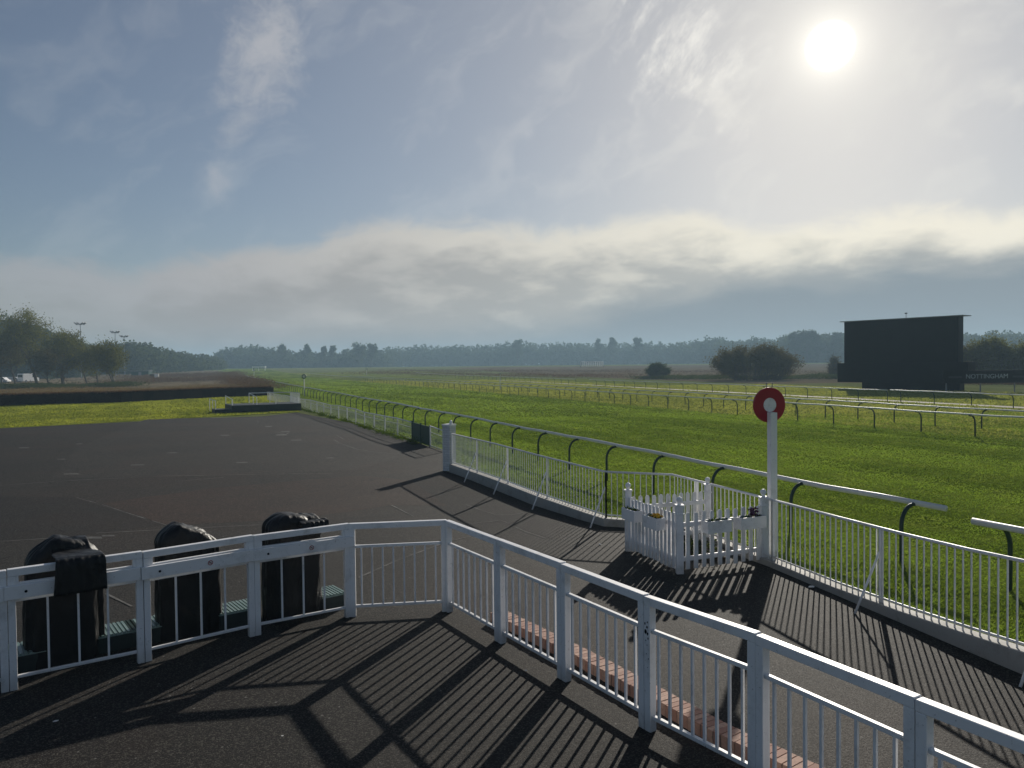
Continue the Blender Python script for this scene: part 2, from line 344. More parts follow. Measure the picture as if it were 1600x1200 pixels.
# ------------------------------------------------------------------ helpers
def put(o, parent=None):
    COL.objects.link(o)
    if parent is not None: o.parent = parent
    return o
def tag(o, label=None, cat=None, group=None, kind=None):
    if label: o['label'] = label
    if cat: o['category'] = cat
    if group: o['group'] = group
    if kind: o['kind'] = kind
    return o
def empty(name, loc=(0, 0, 0), rz=0.0, label=None, cat=None, group=None):
    o = bpy.data.objects.new(name, None); o.empty_display_size = 0.1
    o.location = loc; o.rotation_euler = (0, 0, rz); COL.objects.link(o)
    return tag(o, label, cat, group)

class MB:
    def __init__(s): s.v = []; s.f = []; s.mi = []
    def add(s, vs, fs, mi=0):
        b = len(s.v); s.v += [tuple(x) for x in vs]; s.f += [tuple(i + b for i in f) for f in fs]; s.mi += [mi] * len(fs); return s
    def box(s, x0, x1, y0, y1, z0, z1, mi=0):
        vs = [(x, y, z) for z in (z0, z1) for y in (y0, y1) for x in (x0, x1)]
        return s.add(vs, [(0, 2, 3, 1), (4, 5, 7, 6), (0, 1, 5, 4), (2, 6, 7, 3), (0, 4, 6, 2), (1, 3, 7, 5)], mi)
    def bar(s, a, b, w, h, mi=0, up=Vector((0, 0, 1))):
        a = Vector(a); b = Vector(b); d = (b - a).normalized()
        sd = d.cross(up)
        if sd.length < 1e-4: sd = d.cross(Vector((0, 1, 0)))
        sd.normalize(); u = sd.cross(d).normalized()
        vs = []
        for p in (a, b):
            for i, j in ((-1, -1), (1, -1), (1, 1), (-1, 1)): vs.append(p + sd * (i * w / 2) + u * (j * h / 2))
        return s.add(vs, [(3, 2, 1, 0), (4, 5, 6, 7), (0, 1, 5, 4), (1, 2, 6, 5), (2, 3, 7, 6), (3, 0, 4, 7)], mi)
    def tube(s, pts, rad, n=8, mi=0, caps=True, flat=1.0):
        pts = [Vector(p) for p in pts]
        rads = rad if isinstance(rad, (list, tuple)) else [rad] * len(pts)
        vs = []; ref = None
        for i, p in enumerate(pts):
            d = (pts[min(i + 1, len(pts) - 1)] - pts[max(i - 1, 0)]).normalized()
            if ref is None:
                ref = Vector((0, 0, 1)) if abs(d.z) < 0.9 else Vector((1, 0, 0))
            a = (ref - d * ref.dot(d)).normalized(); b = d.cross(a); ref = a
            for j in range(n):
                t = 2 * math.pi * j / n
                vs.append(p + (a * math.cos(t) + b * (math.sin(t) * flat)) * rads[i])
        fs = [(i * n + j, i * n + (j + 1) % n, (i + 1) * n + (j + 1) % n, (i + 1) * n + j) for i in range(len(pts) - 1) for j in range(n)]
        if caps: fs += [tuple(range(n))[::-1], tuple((len(pts) - 1) * n + j for j in range(n))]
        return s.add(vs, fs, mi)
    def lathe(s, prof, c=(0, 0, 0), n=16, mi=0):
        c = Vector(c); vs = []
        for r, z in prof:
            for j in range(n):
                t = 2 * math.pi * j / n; vs.append((c.x + r * math.cos(t), c.y + r * math.sin(t), c.z + z))
        fs = [(i * n + j, i * n + (j + 1) % n, (i + 1) * n + (j + 1) % n, (i + 1) * n + j) for i in range(len(prof) - 1) for j in range(n)]
        fs += [tuple(range(n))[::-1], tuple((len(prof) - 1) * n + j for j in range(n))]
        return s.add(vs, fs, mi)
    def prism(s, poly, y0, y1, mi=0):
        """polygon in x,z extruded along y"""
        n = len(poly)
        vs = [(x, y0, z) for x, z in poly] + [(x, y1, z) for x, z in poly]
        fs = [tuple(range(n)), tuple(range(2 * n - 1, n - 1, -1))] + [(i, i + n, (i + 1) % n + n, (i + 1) % n) for i in range(n)]
        return s.add(vs, fs, mi)
    def build(s, name, mats, parent=None, smooth=False, bevel=0.0, link=True):
        me = bpy.data.meshes.new(name); me.from_pydata(s.v, [], s.f)
        for m in (mats if isinstance(mats, (list, tuple)) else [mats]): me.materials.append(m)
        if any(s.mi): me.polygons.foreach_set('material_index', s.mi)
        if smooth: me.polygons.foreach_set('use_smooth', [True] * len(s.f))
        me.update()
        o = bpy.data.objects.new(name, me)
        if bevel:
            b = o.modifiers.new('bevel', 'BEVEL'); b.width = bevel; b.segments = 2; b.limit_method = 'ANGLE'; b.angle_limit = R_(40)
        if link: put(o, parent)
        return o
def dup(o, parent=None, loc=None, rz=None):
    c = o.copy(); COL.objects.link(c); c.parent = parent
    if loc is not None: c.location = loc
    if rz is not None: c.rotation_euler = (0, 0, rz)
    return c
def dup_tree(o, loc, rz=0.0, label=None, scale=None):
    c = dup(o, None, loc, rz)
    if label: c['label'] = label
    if scale: c.scale = scale
    for ch in list(o.children):
        d = dup(ch, c)
        for g in list(ch.children): dup(g, d)
    return c

def tris_mesh(name, V, Fq, material, parent=None, link=True):
    """fast mesh from numpy: V (n,3), Fq (m,k) all faces with k corners"""
    me = bpy.data.meshes.new(name); V = np.asarray(V, dtype=np.float32); Fq = np.asarray(Fq, dtype=np.int32)
    m, kk = Fq.shape
    me.vertices.add(len(V)); me.vertices.foreach_set('co', V.ravel())
    me.loops.add(m * kk); me.loops.foreach_set('vertex_index', Fq.ravel())
    me.polygons.add(m); me.polygons.foreach_set('loop_start', np.arange(0, m * kk, kk, dtype=np.int32))
    me.polygons.foreach_set('loop_total', np.full(m, kk, dtype=np.int32))
    me.update(calc_edges=True); me.materials.append(material)
    o = bpy.data.objects.new(name, me)
    if link: put(o, parent)
    return o
def leafquads(P, size, rng, flat=0.0, aspect=0.6):
    """P (n,3) centres, size (n,) -> leaf-shaped quads with random orientation"""
    n = len(P)
    a = rng.normal(size=(n, 3)); a /= np.linalg.norm(a, axis=1)[:, None]
    b = rng.normal(size=(n, 3)); b -= a * (a * b).sum(1)[:, None]; b /= np.linalg.norm(b, axis=1)[:, None]
    s = np.asarray(size)[:, None]
    V = np.stack([P - a * s, P + b * s * aspect, P + a * s, P - b * s * aspect], 1).reshape(-1, 3)
    F = np.arange(n * 4).reshape(n, 4)
    return V, F
def blades(P, h, w, rng, lean=0.5):
    n = len(P); t = rng.uniform(0, 2 * np.pi, n)
    d = np.stack([np.cos(t), np.sin(t), np.zeros(n)], 1)
    l = rng.normal(scale=lean, size=(n, 2))
    tip = P + np.stack([l[:, 0] * h, l[:, 1] * h, h], 1)
    V = np.stack([P - d * w[:, None], P + d * w[:, None], tip], 1).reshape(-1, 3)
    return V, np.arange(n * 3).reshape(n, 3)

def sstep(x, a, b):
    t = np.clip((x - a) / (b - a), 0, 1); return t * t * (3 - 2 * t)
def terr(x, y):
    """land rises very slightly towards the far woods"""
    return 3.3 * sstep(np.asarray(y, dtype=float), 170, 560) + 0.0 * np.asarray(x)
def T(x, y): return float(terr(x, y))

# ------------------------------------------------------------------ ground, turf, tarmac
def grid_sheet(name, fn, us, vs, material, lift, kind='structure'):
    V = []; 
    for v in vs:
        for u in us:
            x, y = fn(u, v); V.append((x, y, T(x, y) + lift))
    nu = len(us); F = [(j * nu + i, j * nu + i + 1, (j + 1) * nu + i + 1, (j + 1) * nu + i) for j in range(len(vs) - 1) for i in range(nu - 1)]
    o = tris_mesh(name, V, F, material); tag(o, kind=kind); return o
ys = sorted(set([-60, -20, 0] + list(np.linspace(20, 170, 8)) + list(np.linspace(170, 560, 40)) + [700, 1000, 1800, 3500, 6000]))
xs = [-6000, -2500, -1200, -600, -300, -150, -60, 0, 60, 150, 300, 600, 1200, 2500, 6000]
grid_sheet('ground', lambda u, v: (u, v), xs, ys, M['meadow'], 0.0)

U = Vector((-0.367, 0.930))
def polyline(pts):
    pts = [Vector(p[:2]) for p in pts]
    L = [0]
    for a, b in zip(pts, pts[1:]): L.append(L[-1] + (b - a).length)
    def f(s):
        if s <= 0: return pts[0] + (pts[1] - pts[0]).normalized() * s
        for i in range(len(pts) - 1):
            if s <= L[i + 1] or i == len(pts) - 2:
                return pts[i] + (pts[i + 1] - pts[i]).normalized() * (s - L[i])
    return f, L
near_pts = [(7.05, 11.3), (5.7, 14.8), (-0.59, 31.2), (-7.2, 47.9), (-25.2, 92.9), (-60, 180.2), (-133.4, 366.2), (-207, 552)]
r2_pts = [(26.4, 15.5), (20.35, 32.3), (10.7, 58.9), (-7.2, 106.3), (-43.9, 199.3), (-117.3, 385), (-190, 570)]
r4_pts = [(39.6, 34.5), (33.7, 53.1), (18.2, 102.2), (-8.0, 185), (-60, 330)]
fn_near, _ = polyline(near_pts); fn_r2, _ = polyline(r2_pts); fn_r4, _ = polyline(r4_pts)
NV = list(np.linspace(-26, 380, 82)) + list(np.linspace(392, 590, 16))
def strip(name, fa, oa, fb, ob, material, lift, vs):
    def fn(u, v):
        a = fa(v); b = fb(v)
        n = Vector((U.y, -U.x))
        p = (a + n * oa) * (1 - u) + (b + n * ob) * u
        return p.x, p.y
    return grid_sheet(name, fn, [0, 0.25, 0.5, 0.75, 1.0], vs, material, lift)
strip('racetrack', fn_near, -3.6, fn_r2, -0.3, M['turf'], 0.010, NV)
strip('verge', fn_r2, -0.26, fn_r4, 22.0, M['verge'], 0.012, list(np.linspace(-12, 330, 60)))
strip('path', fn_r4, 1.0, fn_r4, 2.6, M['dirt'], 0.022, list(np.linspace(-26, 150, 40)))
# rough, scrubby ground inside the course
grid_sheet('rough_field', lambda u, v: (-60 - 0.38 * (v - 200) + 17 + u * (330 + 0.9 * (v - 120)) if v > 0 else 0, v), list(np.linspace(0.16, 1, 14)), list(np.linspace(122, 440, 40)), M['rough'], 0.006)

# lawn on the left between tarmac and hedge
def poly_sheet(name, pts, material, z, kind='structure'):
    b = MB(); b.add([(p[0], p[1], z) for p in pts], [tuple(range(len(pts)))]); o = b.build(name, material); return tag(o, kind=kind)
# everything left of the course: lawn up to the hedge, dry grass beyond
poly_sheet('lawn', [(-160, 2), (-29.5, 43.8), (-15.8, 57.2), (-19.8, 69.5), (-33.8, 104), (-48, 72.3), (-74, 60), (-160, 20)][::-1], M['lawn'], 0.016)
grid_sheet('rough_ground', lambda u, v: (-34.0 - 0.395 * (v - 104) - 2.0 - u * (60 + 0.75 * (v - 60)), v), list(np.linspace(0, 1, 10)), list(np.linspace(62, 420, 50)), M['rough'], 0.008)

tar = [(-75, 9), (-29.4, 44.0), (-19.8, 51.4), (-17.1, 52.6), (-15.9, 56.6), (-9.55, 45.4), (-5.95, 37.1), (-4.45, 33.9), (-2.6, 29.6),
       (-2.1, 24.0), (-0.40, 20.42), (0.58, 18.02), (1.55, 16.2), (1.9, 15.62), (3.15, 15.15), (4.17, 12.4), (4.62, 10.78), (4.94, 9.62), (5.19, 8.71), (5.38, 7.98), (6.2, 4.9), (9.0, -6), (-75, -6)]
poly_sheet('tarmac', tar[::-1], M['asphalt'], 0.020)

# painted lines, repairs (each a thin sheet lying on the tarmac)
def path_marks(name, lists, w, material, z):
    b = MB()
    for L in lists:
        pts = [G(*p) for p in L]
        fine = []
        for a, c in zip(pts, pts[1:]):
            m = max(2, int((c - a).length / 0.35))
            for i in range(m): fine.append(a.lerp(c, i / m))
        fine.append(pts[-1])
        for i in range(len(fine) - 1):
            if random.random() < 0.06: continue
            a, c = fine[i], fine[i + 1]; d = (c - a).normalized(); n = Vector((-d.y, d.x, 0)) * (w * random.uniform(0.35, 1.0) / 2)
            b.add([(a - n).to_tuple()[:2] + (z,), (c - n).to_tuple()[:2] + (z,), (c + n).to_tuple()[:2] + (z,), (a + n).to_tuple()[:2] + (z,)], [(3, 2, 1, 0)])
    return tag(b.build(name, material), kind='structure')
path_marks('tarmac_markings', [
    [(120, 779), (160, 790), (205, 805), (262, 823)], [(612, 791), (676, 824)], [(728, 790), (752, 799), (775, 806), (800, 806), (829, 801)],
    [(790, 818), (822, 833), (852, 843)], [(736, 820), (782, 815), (800, 820)], [(522, 688), (530, 693), (558, 703), (590, 708), (636, 711)],
    [(526, 681), (537, 687)], [(384, 656), (402, 658), (404, 661)], [(360, 677), (388, 676.5)], [(430, 675), (446, 680), (451, 677)],
    [(0, 760), (110, 752), (260, 745), (420, 742), (520, 741)], [(560, 905), (620, 878), (700, 848), (780, 830)], [(150, 835), (300, 827), (405, 822)],
    [(0, 848), (90, 842)], [(165, 930), (206, 950)], [(330, 870), (400, 858)], [(245, 756), (350, 747)]], 0.045, M['chalk'], 0.026)
def patches(name, rects, material, z):
    b = MB()
    for x0, x1, y0, y1 in rects:
        c = [G(x0, y0), G(x1, y0 - 0.3), G(x1 + 2, y1), G(x0 - 1, y1 + 0.3)]
        b.add([(p.x, p.y, z) for p in c], [(3, 2, 1, 0)])
    return tag(b.build(name, material), kind='structure')
patches('pale_repairs', [(126, 158, 840.5, 843.6), (160, 178, 838, 840), (432, 447, 679.5, 681), (440, 452, 674.6, 675.6), (415, 424, 666.5, 667.6), (345, 357, 680.4, 681.4), (120, 128, 694, 694.8), (262, 276, 708, 709), (90, 101, 718, 719), (455, 470, 688, 689), (370, 386, 723, 724.2), (100, 122, 741, 742.4), (205, 225, 727, 728), (510, 520, 716, 717), (30, 44, 700, 701)], M['concrete_patch'], 0.025)
def ragged(name, poly, material, z, seed):
    rr = random.Random(seed); pts = [G(*p) for p in poly]; out = []
    for a, c in zip(pts, pts[1:] + pts[:1]):
        n = max(2, int((c - a).length / 0.5)); d = (c - a).normalized(); nn = Vector((-d.y, d.x, 0))
        for i in range(n):
            p = a.lerp(c, i / n); w = 0.10 * mnoise.noise(p * 0.9 + Vector((seed, 0, 0))) + rr.uniform(-.02, .02); out.append(p + nn * w)
    b = MB(); b.add([(p.x, p.y, z) for p in out], [tuple(range(len(out)))[::-1]])
    o = b.build(name, material); tag(o, kind='structure'); return o
ragged('reddish_tarmac', [(160, 788), (330, 764), (560, 744), (640, 752), (700, 792), (610, 791), (470, 812), (262, 823)], M['asphalt_red'], 0.0222, 1)
ragged('worn_tarmac', [(230, 655), (470, 651), (640, 711), (560, 735), (300, 745), (80, 748), (120, 700)], M['asphalt_pale'], 0.0216, 2)
ragged('resurfaced_tarmac', [(-60, 775), (118, 779), (250, 822), (150, 836), (-60, 850)], M['asphalt_dark'], 0.0219, 3)
ragged('resurfaced_strip', [(728, 790), (775, 806), (829, 801), (900, 826), (860, 845), (790, 818)], M['asphalt_dark'], 0.0225, 4)
0 and patches('dark_repairs', [(245, 420, 768, 800), (560, 690, 742, 760), (30, 190, 700, 712)], M['patch'], 0.0235)

# ------------------------------------------------------------------ foreground balustrade
tops = [(-255, 926, 1.27), (-112, 907, 1.27), (10, 890, 1.27), (222, 861, 1.27), (395, 836, 1.26), (545, 818, 1.25), (698, 812, 1.25), (780, 842, 1.25), (880, 880, 1.24), (1010, 930, 1.23), (1185, 990, 1.22), (1435, 1090, 1.21), (1760, 1218, 1.20)]
J = [G(x, y, z) for x, y, z in tops]
JH = [t[2] for t in tops]
B0 = MB(); B0.box(-0.011, 0.011, -0.011, 0.011, 0, 0.78); bar_proto = B0.build('bar', M['white'], link=False)
B1 = MB(); B1.box(-0.010, 0.010, -0.010, 0.010, 0, 0.785); bar2_proto = B1.build('bar', M['white'], link=False)
def panel_frame(i, h, label, group, boarded=False):
    a, b = J[i], J[i + 1]; d = b - a; d.z = 0; L = d.length; rz = math.atan2(d.y, d.x)
    root = empty('railing_panel', (a.x, a.y, 0.02), rz, label, 'railing', group)
    h -= 0.02 + random.uniform(-.003, .003); g = 0.003; pw = 0.078 if not boarded else 0.072
    for x0, x1 in ((g, pw), (L - pw, L - g)):
        p = MB(); p.box(x0, x1, -pw / 2, pw / 2, 0, h - 0.075); p.build('post', M['white'], root, bevel=0.006)
    t = MB(); t.box(g, L - g, -pw / 2 - 0.002, pw / 2 + 0.002, h - 0.075, h); t.build('top_rail', M['white'], root, bevel=0.007)
    if not boarded:
        m = MB(); m.box(pw, L - pw, -0.02, 0.02, h * 0.735, h * 0.735 + 0.036); m.build('middle_rail', M['white'], root, bevel=0.004)
        m = MB(); m.box(pw, L - pw, -0.02, 0.02, 0.115, 0.15); m.build('bottom_rail', M['white'], root, bevel=0.004)
        n = 8
        for k in range(n):
            x = pw + (L - 2 * pw) * (k + 0.5 + 0.05) / (n + 0.1)
            o = dup(bar_proto, root, (x, 0, 0.15)); o.scale = (1, 1, (h * 0.735 - 0.15) / 0.78)
        for x in (pw + 0.012, L - pw - 0.012):
            br = MB(); br.tube([(x, -0.028, h * 0.735 + 0.018), (x, 0.028, h * 0.735 + 0.018)], 0.013, 8); br.build('bolt', M['white_old'], root)
    else:
        # shallow slot under the top rail, then a wide board across the near face of the posts
        m = MB(); m.box(pw + 0.03, L - pw - 0.03, -0.022, 0.022, h - 0.18, h - 0.15); m.build('middle_rail', M['white'], root, bevel=0.003)
        for x0 in (pw, L - pw - 0.03):
            m = MB(); m.box(x0, x0 + 0.03, -0.03, 0.03, h - 0.18, h - 0.077); m.build('corner_block', M['white'], root, bevel=0.003)
        m = MB(); m.box(-0.03 if i > 1 else 0, L + 0.045 if i == 4 else L - 0.033, -pw / 2 - 0.045, -pw / 2 - 0.003, h - 0.305, h - 0.165); m.build('face_board', M['white'], root, bevel=0.005)
        m = MB(); m.box(pw, L - pw, -0.016, 0.016, h - 0.345, h - 0.318); m.build('upper_frame_bar', M['white'], root, bevel=0.003)
        m = MB(); m.box(pw, L - pw, -0.018, 0.018, 0.115, 0.145); m.build('bottom_rail', M['white'], root, bevel=0.004)
        for k in range(3):
            x = pw + (L - 2 * pw) * (k + 1) / 4.0
            o = dup(bar2_proto, root, (x, 0, 0.145)); o.scale = (1, 1, (h - 0.345 - 0.145) / 0.785)
        yb = -pw / 2 - 0.046
        m = MB(); m.tube([(0.16, yb + 0.002, h - 0.235), (0.16, yb - 0.006, h - 0.235)], 0.014, 12); m.build('dark_hole_disc', M['black'], root)  # black disc painting the dark inside a round hole in the board
        if i in (3, 4):
            x = L * 0.57
            m = MB(); m.tube([(x, yb + 0.001, h - 0.235), (x, yb - 0.002, h - 0.235)], 0.030, 20); st = m.build('no_smoking_sticker', M['paper'], root)
            m = MB()
            ring = [(x + 0.026 * math.cos(t), yb - 0.004, h - 0.235 + 0.026 * math.sin(t)) for t in np.linspace(0, 2 * math.pi, 25)]
            m.tube(ring, 0.0035, 5, caps=False); m.bar((x - 0.018, yb - 0.005, h - 0.217), (x + 0.018, yb - 0.005, h - 0.253), 0.003, 0.006); m.build('red_ring', M['red'], st)
            m = MB(); m.box(x - 0.015, x + 0.012, yb - 0.004, yb - 0.0025, h - 0.240, h - 0.234); m.build('cigarette_symbol', M['black'], st)
    return root, L, h
gl = 'white railing panels with a wide front board'
gr = 'white railing panels with close vertical bars'
lab = {1: 'white boarded railing panel cut off by the left edge of the photo', 2: 'white boarded railing panel with the tarpaulin flap hanging over its board',
       3: 'white boarded railing panel in front of the middle black tarpaulin, with one small sticker', 4: 'white boarded railing panel with a black scuff, joined to the level barred panel',
       5: 'level white barred railing panel joining the boarded panels',
       6: 'first white barred railing panel of the descending run, after the level one', 7: 'second white barred railing panel of the descending run, where the red bricks begin',
       8: 'third white barred railing panel of the descending run, ending at the post with chipped paint', 9: 'white barred railing panel starting at the post with chipped black paint spots',
       10: 'white barred railing panel whose top rail glares brightest in the sun', 11: 'white barred railing panel cut off by the bottom right corner of the photo'}
for i in range(1, 12):
    root, L, h = panel_frame(i, JH[i] if i > 5 else (JH[i] + JH[i + 1]) / 2, lab[i], gl if i < 5 else gr, boarded=i < 5)
    if i == 9:   # chipped paint on the post
        rng = random.Random(3)
        for dx, z, r in ((0.02, .97, .013), (0.05, .985, .009), (0.045, .94, .012), (0.028, .90, .020), (0.05, .885, .014), (0.058, .845, .010), (0.03, .82, .008), (0.045, .78, .006), (0.036, .70, .006), (0.06, .66, .008), (0.05, .58, .005)):
            m = MB(); n = 7
            m.add([(dx + r * 0.8 * rng.uniform(.6, 1.2) * math.cos(t), -0.0412, z + r * rng.uniform(.6, 1.4) * math.sin(t)) for t in np.linspace(0, 2 * math.pi, n, endpoint=False)], [tuple(range(n))])
            m.build('paint_chip', M['black'], root)

# brick kerb behind the balustrade
kb, KL = polyline([(-0.22, 9.85), (-0.03, 9.57), (0.72, 8.42), (1.16, 7.68), (1.8, 6.58), (2.30, 5.9), (3.3, 4.55)])
root = empty('brick_kerb', (0, 0, 0.02), 0, 'low kerb of red bricks on edge along the foot of the white railing', 'kerb')
b = MB(); mo = MB(); s = 0.0
while s < KL[-1]:
    p = kb(s); q = kb(s + 0.066); d = (q - p).normalized(); n = Vector((d.y, -d.x)) * -1
    j = random.uniform(-0.006, 0.006); hz = 0.115 + random.uniform(-0.003, 0.003)
    pts = [p - n * (0.105 + j), q - n * (0.105 + j), q + n * (0.105 - j), p + n * (0.105 - j)]
    b.add([(v.x, v.y, 0) for v in pts] + [(v.x, v.y, hz) for v in pts], [(3, 2, 1, 0), (4, 5, 6, 7), (0, 1, 5, 4), (1, 2, 6, 5), (2, 3, 7, 6), (3, 0, 4, 7)])
    r = kb(s + 0.0745)
    pts = [q - n * 0.098, r - n * 0.098, r + n * 0.098, q + n * 0.098]
    mo.add([(v.x, v.y, 0) for v in pts] + [(v.x, v.y, 0.107) for v in pts], [(3, 2, 1, 0), (4, 5, 6, 7), (0, 1, 5, 4), (1, 2, 6, 5), (2, 3, 7, 6), (3, 0, 4, 7)])
    s += 0.075
b.build('brick_course', M['brick'], root); mo.build('mortar', M['mortar'], root)

# ------------------------------------------------------------------ tarpaulin-covered stands and green platforms
Lr = (J[4] - J[3]); Lr.z = 0; rzL = math.atan2(Lr.y, Lr.x); uL = Lr.normalized(); nL = Vector((-uL.y, uL.x, 0))
def covered_stand(pxc, pyb, w, dpt, H, seed, prof, label, flap=None):
    c = G(pxc, pyb); yrail = (J[3] - c).dot(nL)
    root = empty('covered_stand', (c.x, c.y, 0.02), rzL, label, 'covered stand', 'covered stands behind the boarded railing')
    NU, NVv = 96, 60
    def nz(x, y, z, s): return mnoise.noise(Vector((x * s + seed * 9.1, y * s, z * s)))
    vs = []
    for j in range(NVv + 1):
        t = j / NVv
        for i in range(NU):
            a = 2 * math.pi * i / NU
            ca, sa = math.cos(a), math.sin(a)
            k = 1 / ((abs(ca) ** 4 + abs(sa) ** 4) ** 0.25)
            ux, uy = ca * k, sa * k
            if t < 0.72:
                z = t / 0.72; sc = 1.0 - 0.03 * z; 
                zz = z * (prof(ux) * H - 0.16)
            else:
                q = (t - 0.72) / 0.28; sc = math.cos(q * math.pi / 2 * 0.985) ** 0.40 * 0.98
                z = 1
                top = prof(ux * sc) * H
                zz = top - 0.16 + 0.16 * math.sin(q * math.pi / 2) ** 0.8
            x = ux * sc * w / 2; y = uy * sc * dpt / 2
            fold = 1 - abs(2.2 * nz(ux * 1.2, uy * 1.2, zz * 0.35, 1.6)); fold2 = 1 - abs(2.2 * nz(ux, uy, zz * 0.9, 4.0))
            f = 0.030 * fold + 0.010 * fold2 - 0.02
            x += ux * f; y += uy * f
            if t > 0.5: zz += (0.030 * nz(x * 1.5, y, .3, 3.0) + .016 * (1 - abs(2 * nz(x, y, 2.3, 5.0))) - .01) * (t - .5) * 2
            zz = max(0.0, zz)
            vs.append((x, y, zz))
    fs = [(j * NU + i, j * NU + (i + 1) % NU, (j + 1) * NU + (i + 1) % NU, (j + 1) * NU + i) for j in range(NVv) for i in range(NU)]
    fs.append(tuple(NVv * NU + i for i in range(NU)))
    m = MB(); m.add(vs, fs); cv = m.build('tarpaulin_body', M['tarp'], root, smooth=True)
    if flap:
        x0, x1, yF, zF, zend, ztop = flap; yF = yrail - yF
        m = MB(); NX, NY = 26, 34; vs = []
        path = [(dpt * 0.15, ztop), (-dpt * 0.3, ztop - 0.04), (-dpt * 0.55, ztop - 0.10), (yF + 0.07, zF + 0.03), (yF - 0.03, zF + 0.015), (yF - 0.055, zF - 0.05), (yF - 0.06, zend)]
        Lp = [0]
        for p, q in zip(path, path[1:]): Lp.append(Lp[-1] + math.hypot(q[0] - p[0], q[1] - p[1]))
        for j in range(NY + 1):
            s = Lp[-1] * j / NY; ii = max(k for k in range(len(path) - 1) if Lp[k] <= s + 1e-9); r = (s - Lp[ii]) / (Lp[ii + 1] - Lp[ii])
            y = path[ii][0] * (1 - r) + path[ii + 1][0] * r; z = path[ii][1] * (1 - r) + path[ii + 1][1] * r
            for i in range(NX + 1):
                u = i / NX; x = x0 + (x1 - x0) * u; tt = j / NY
                x += 0.03 * nz(0, s, 0, 3.0) * (1 if u > .5 else -1) + (0.12 * (1 - tt) * (1 if u < .5 else -0.2) * (abs(u - .5) * 2) if seed == 1 else 0)
                wv = 0.018 * math.sin(u * 19 + seed) * tt + 0.02 * nz(x, s, 1, 5.0)
                edge = 0.05 * nz(x, 4, 4, 4.0) * (tt ** 4)
                vs.append((x, y - abs(wv) if tt > .55 else y, z + (edge if tt > .8 else 0.03 * nz(x, s, 2, 4.0) + 0.012 * nz(x, s, 2, 14.0)) if not (0.5 < tt < .8) else z + abs(0.01 * nz(x, s, 2, 9.0)) + .004))
        fs = [(j * (NX + 1) + i, j * (NX + 1) + i + 1, (j + 1) * (NX + 1) + i + 1, (j + 1) * (NX + 1) + i) for j in range(NY) for i in range(NX)]
        m.add(vs, fs); fl = m.build('tarpaulin_flap', M['tarp'], root, smooth=True)
        so = fl.modifiers.new('thick', 'SOLIDIFY'); so.thickness = 0.004; so.offset = 1
    return root
covered_stand(102, 1030, 0.78, 0.42, 1.38, 1, lambda x: 1.01 - 0.11 * abs(x + 0.1) ** 1.6 - 0.05 * max(0, -x) ** 2.0,
    'black tarpaulin cover nearest the left edge, its flap folded over the white railing', flap=(-0.24, 0.27, 0.035, 1.27, 0.93, 1.36))
covered_stand(296, 990, 0.74, 0.42, 1.35, 2, lambda x: 1.03 - 0.13 * max(0, x + .35) ** 1.2 - 0.12 * max(0, -x - .3) ** 1.3,
    'middle black tarpaulin cover, its shiny peak standing above the railing')
covered_stand(458, 965, 0.74, 0.42, 1.35, 3, lambda x: 1.02 - 0.12 * max(0, x) ** 1.1 - 0.05 * max(0, -x - .3) ** 1,
    'black tarpaulin cover nearest the barred panels, its corner drooping over the top rail', flap=(-0.02, 0.33, -0.03, 1.27, 1.13, 1.34))

def platform(c, rz, w, label):
    root = empty('plastic_platform', (c.x, c.y, 0.02), rz, label, 'platform', 'green plastic standing platforms behind the boarded railing')
    d = 0.46; h = 0.20
    m = MB(); m.box(-w / 2, w / 2, -d / 2, d / 2, 0, h - 0.02); m.build('base', M['dark_skirt'], root, bevel=0.01)
    m = MB(); n = int(w / 0.045)
    for i in range(n):
        x = -w / 2 + (i + 0.5) * w / n
        m.box(x - 0.014, x + 0.014, -d / 2 + 0.01, d / 2 - 0.01, h - 0.01, h + 0.006)
    m.box(-w / 2 - .005, w / 2 + .005, -d / 2 - .005, d / 2 + .005, h - 0.02, h - 0.012 + .002)
    m.build('ribbed_top', M['green_plastic'], root)
    return root
cs = [(30, 1016), (176, 985), (228, 975), (366, 950), (486, 931)]
pl = ['green ribbed plastic platform at the far left, left of the first tarpaulin', 'green ribbed plastic platform just right of the leftmost tarpaulin',
      'green ribbed plastic platform partly hidden by the middle tarpaulin', 'green ribbed plastic platform between the middle and last tarpaulin', 'green ribbed plastic platform at the corner, right of the last tarpaulin']
for (x, y), l, w in zip(cs, pl, (0.7, 0.5, 0.42, 0.5, 0.85)):
    platform(G(x, y, 0.20), rzL + R_(-3), w, l)

# ------------------------------------------------------------------ barred fence on its low wall
fpts = [(702, 738), (772, 766), (834, 791), (911, 815), (943, 824), (1047, 830), (1200, 887), (1300, 929.5), (1400, 972.5), (1500, 1015.5), (1600, 1058)]
FP = [G(*p) for p in fpts]
FP.append(FP[-1] + (FP[-1] - FP[-2]).normalized() * 2.6)
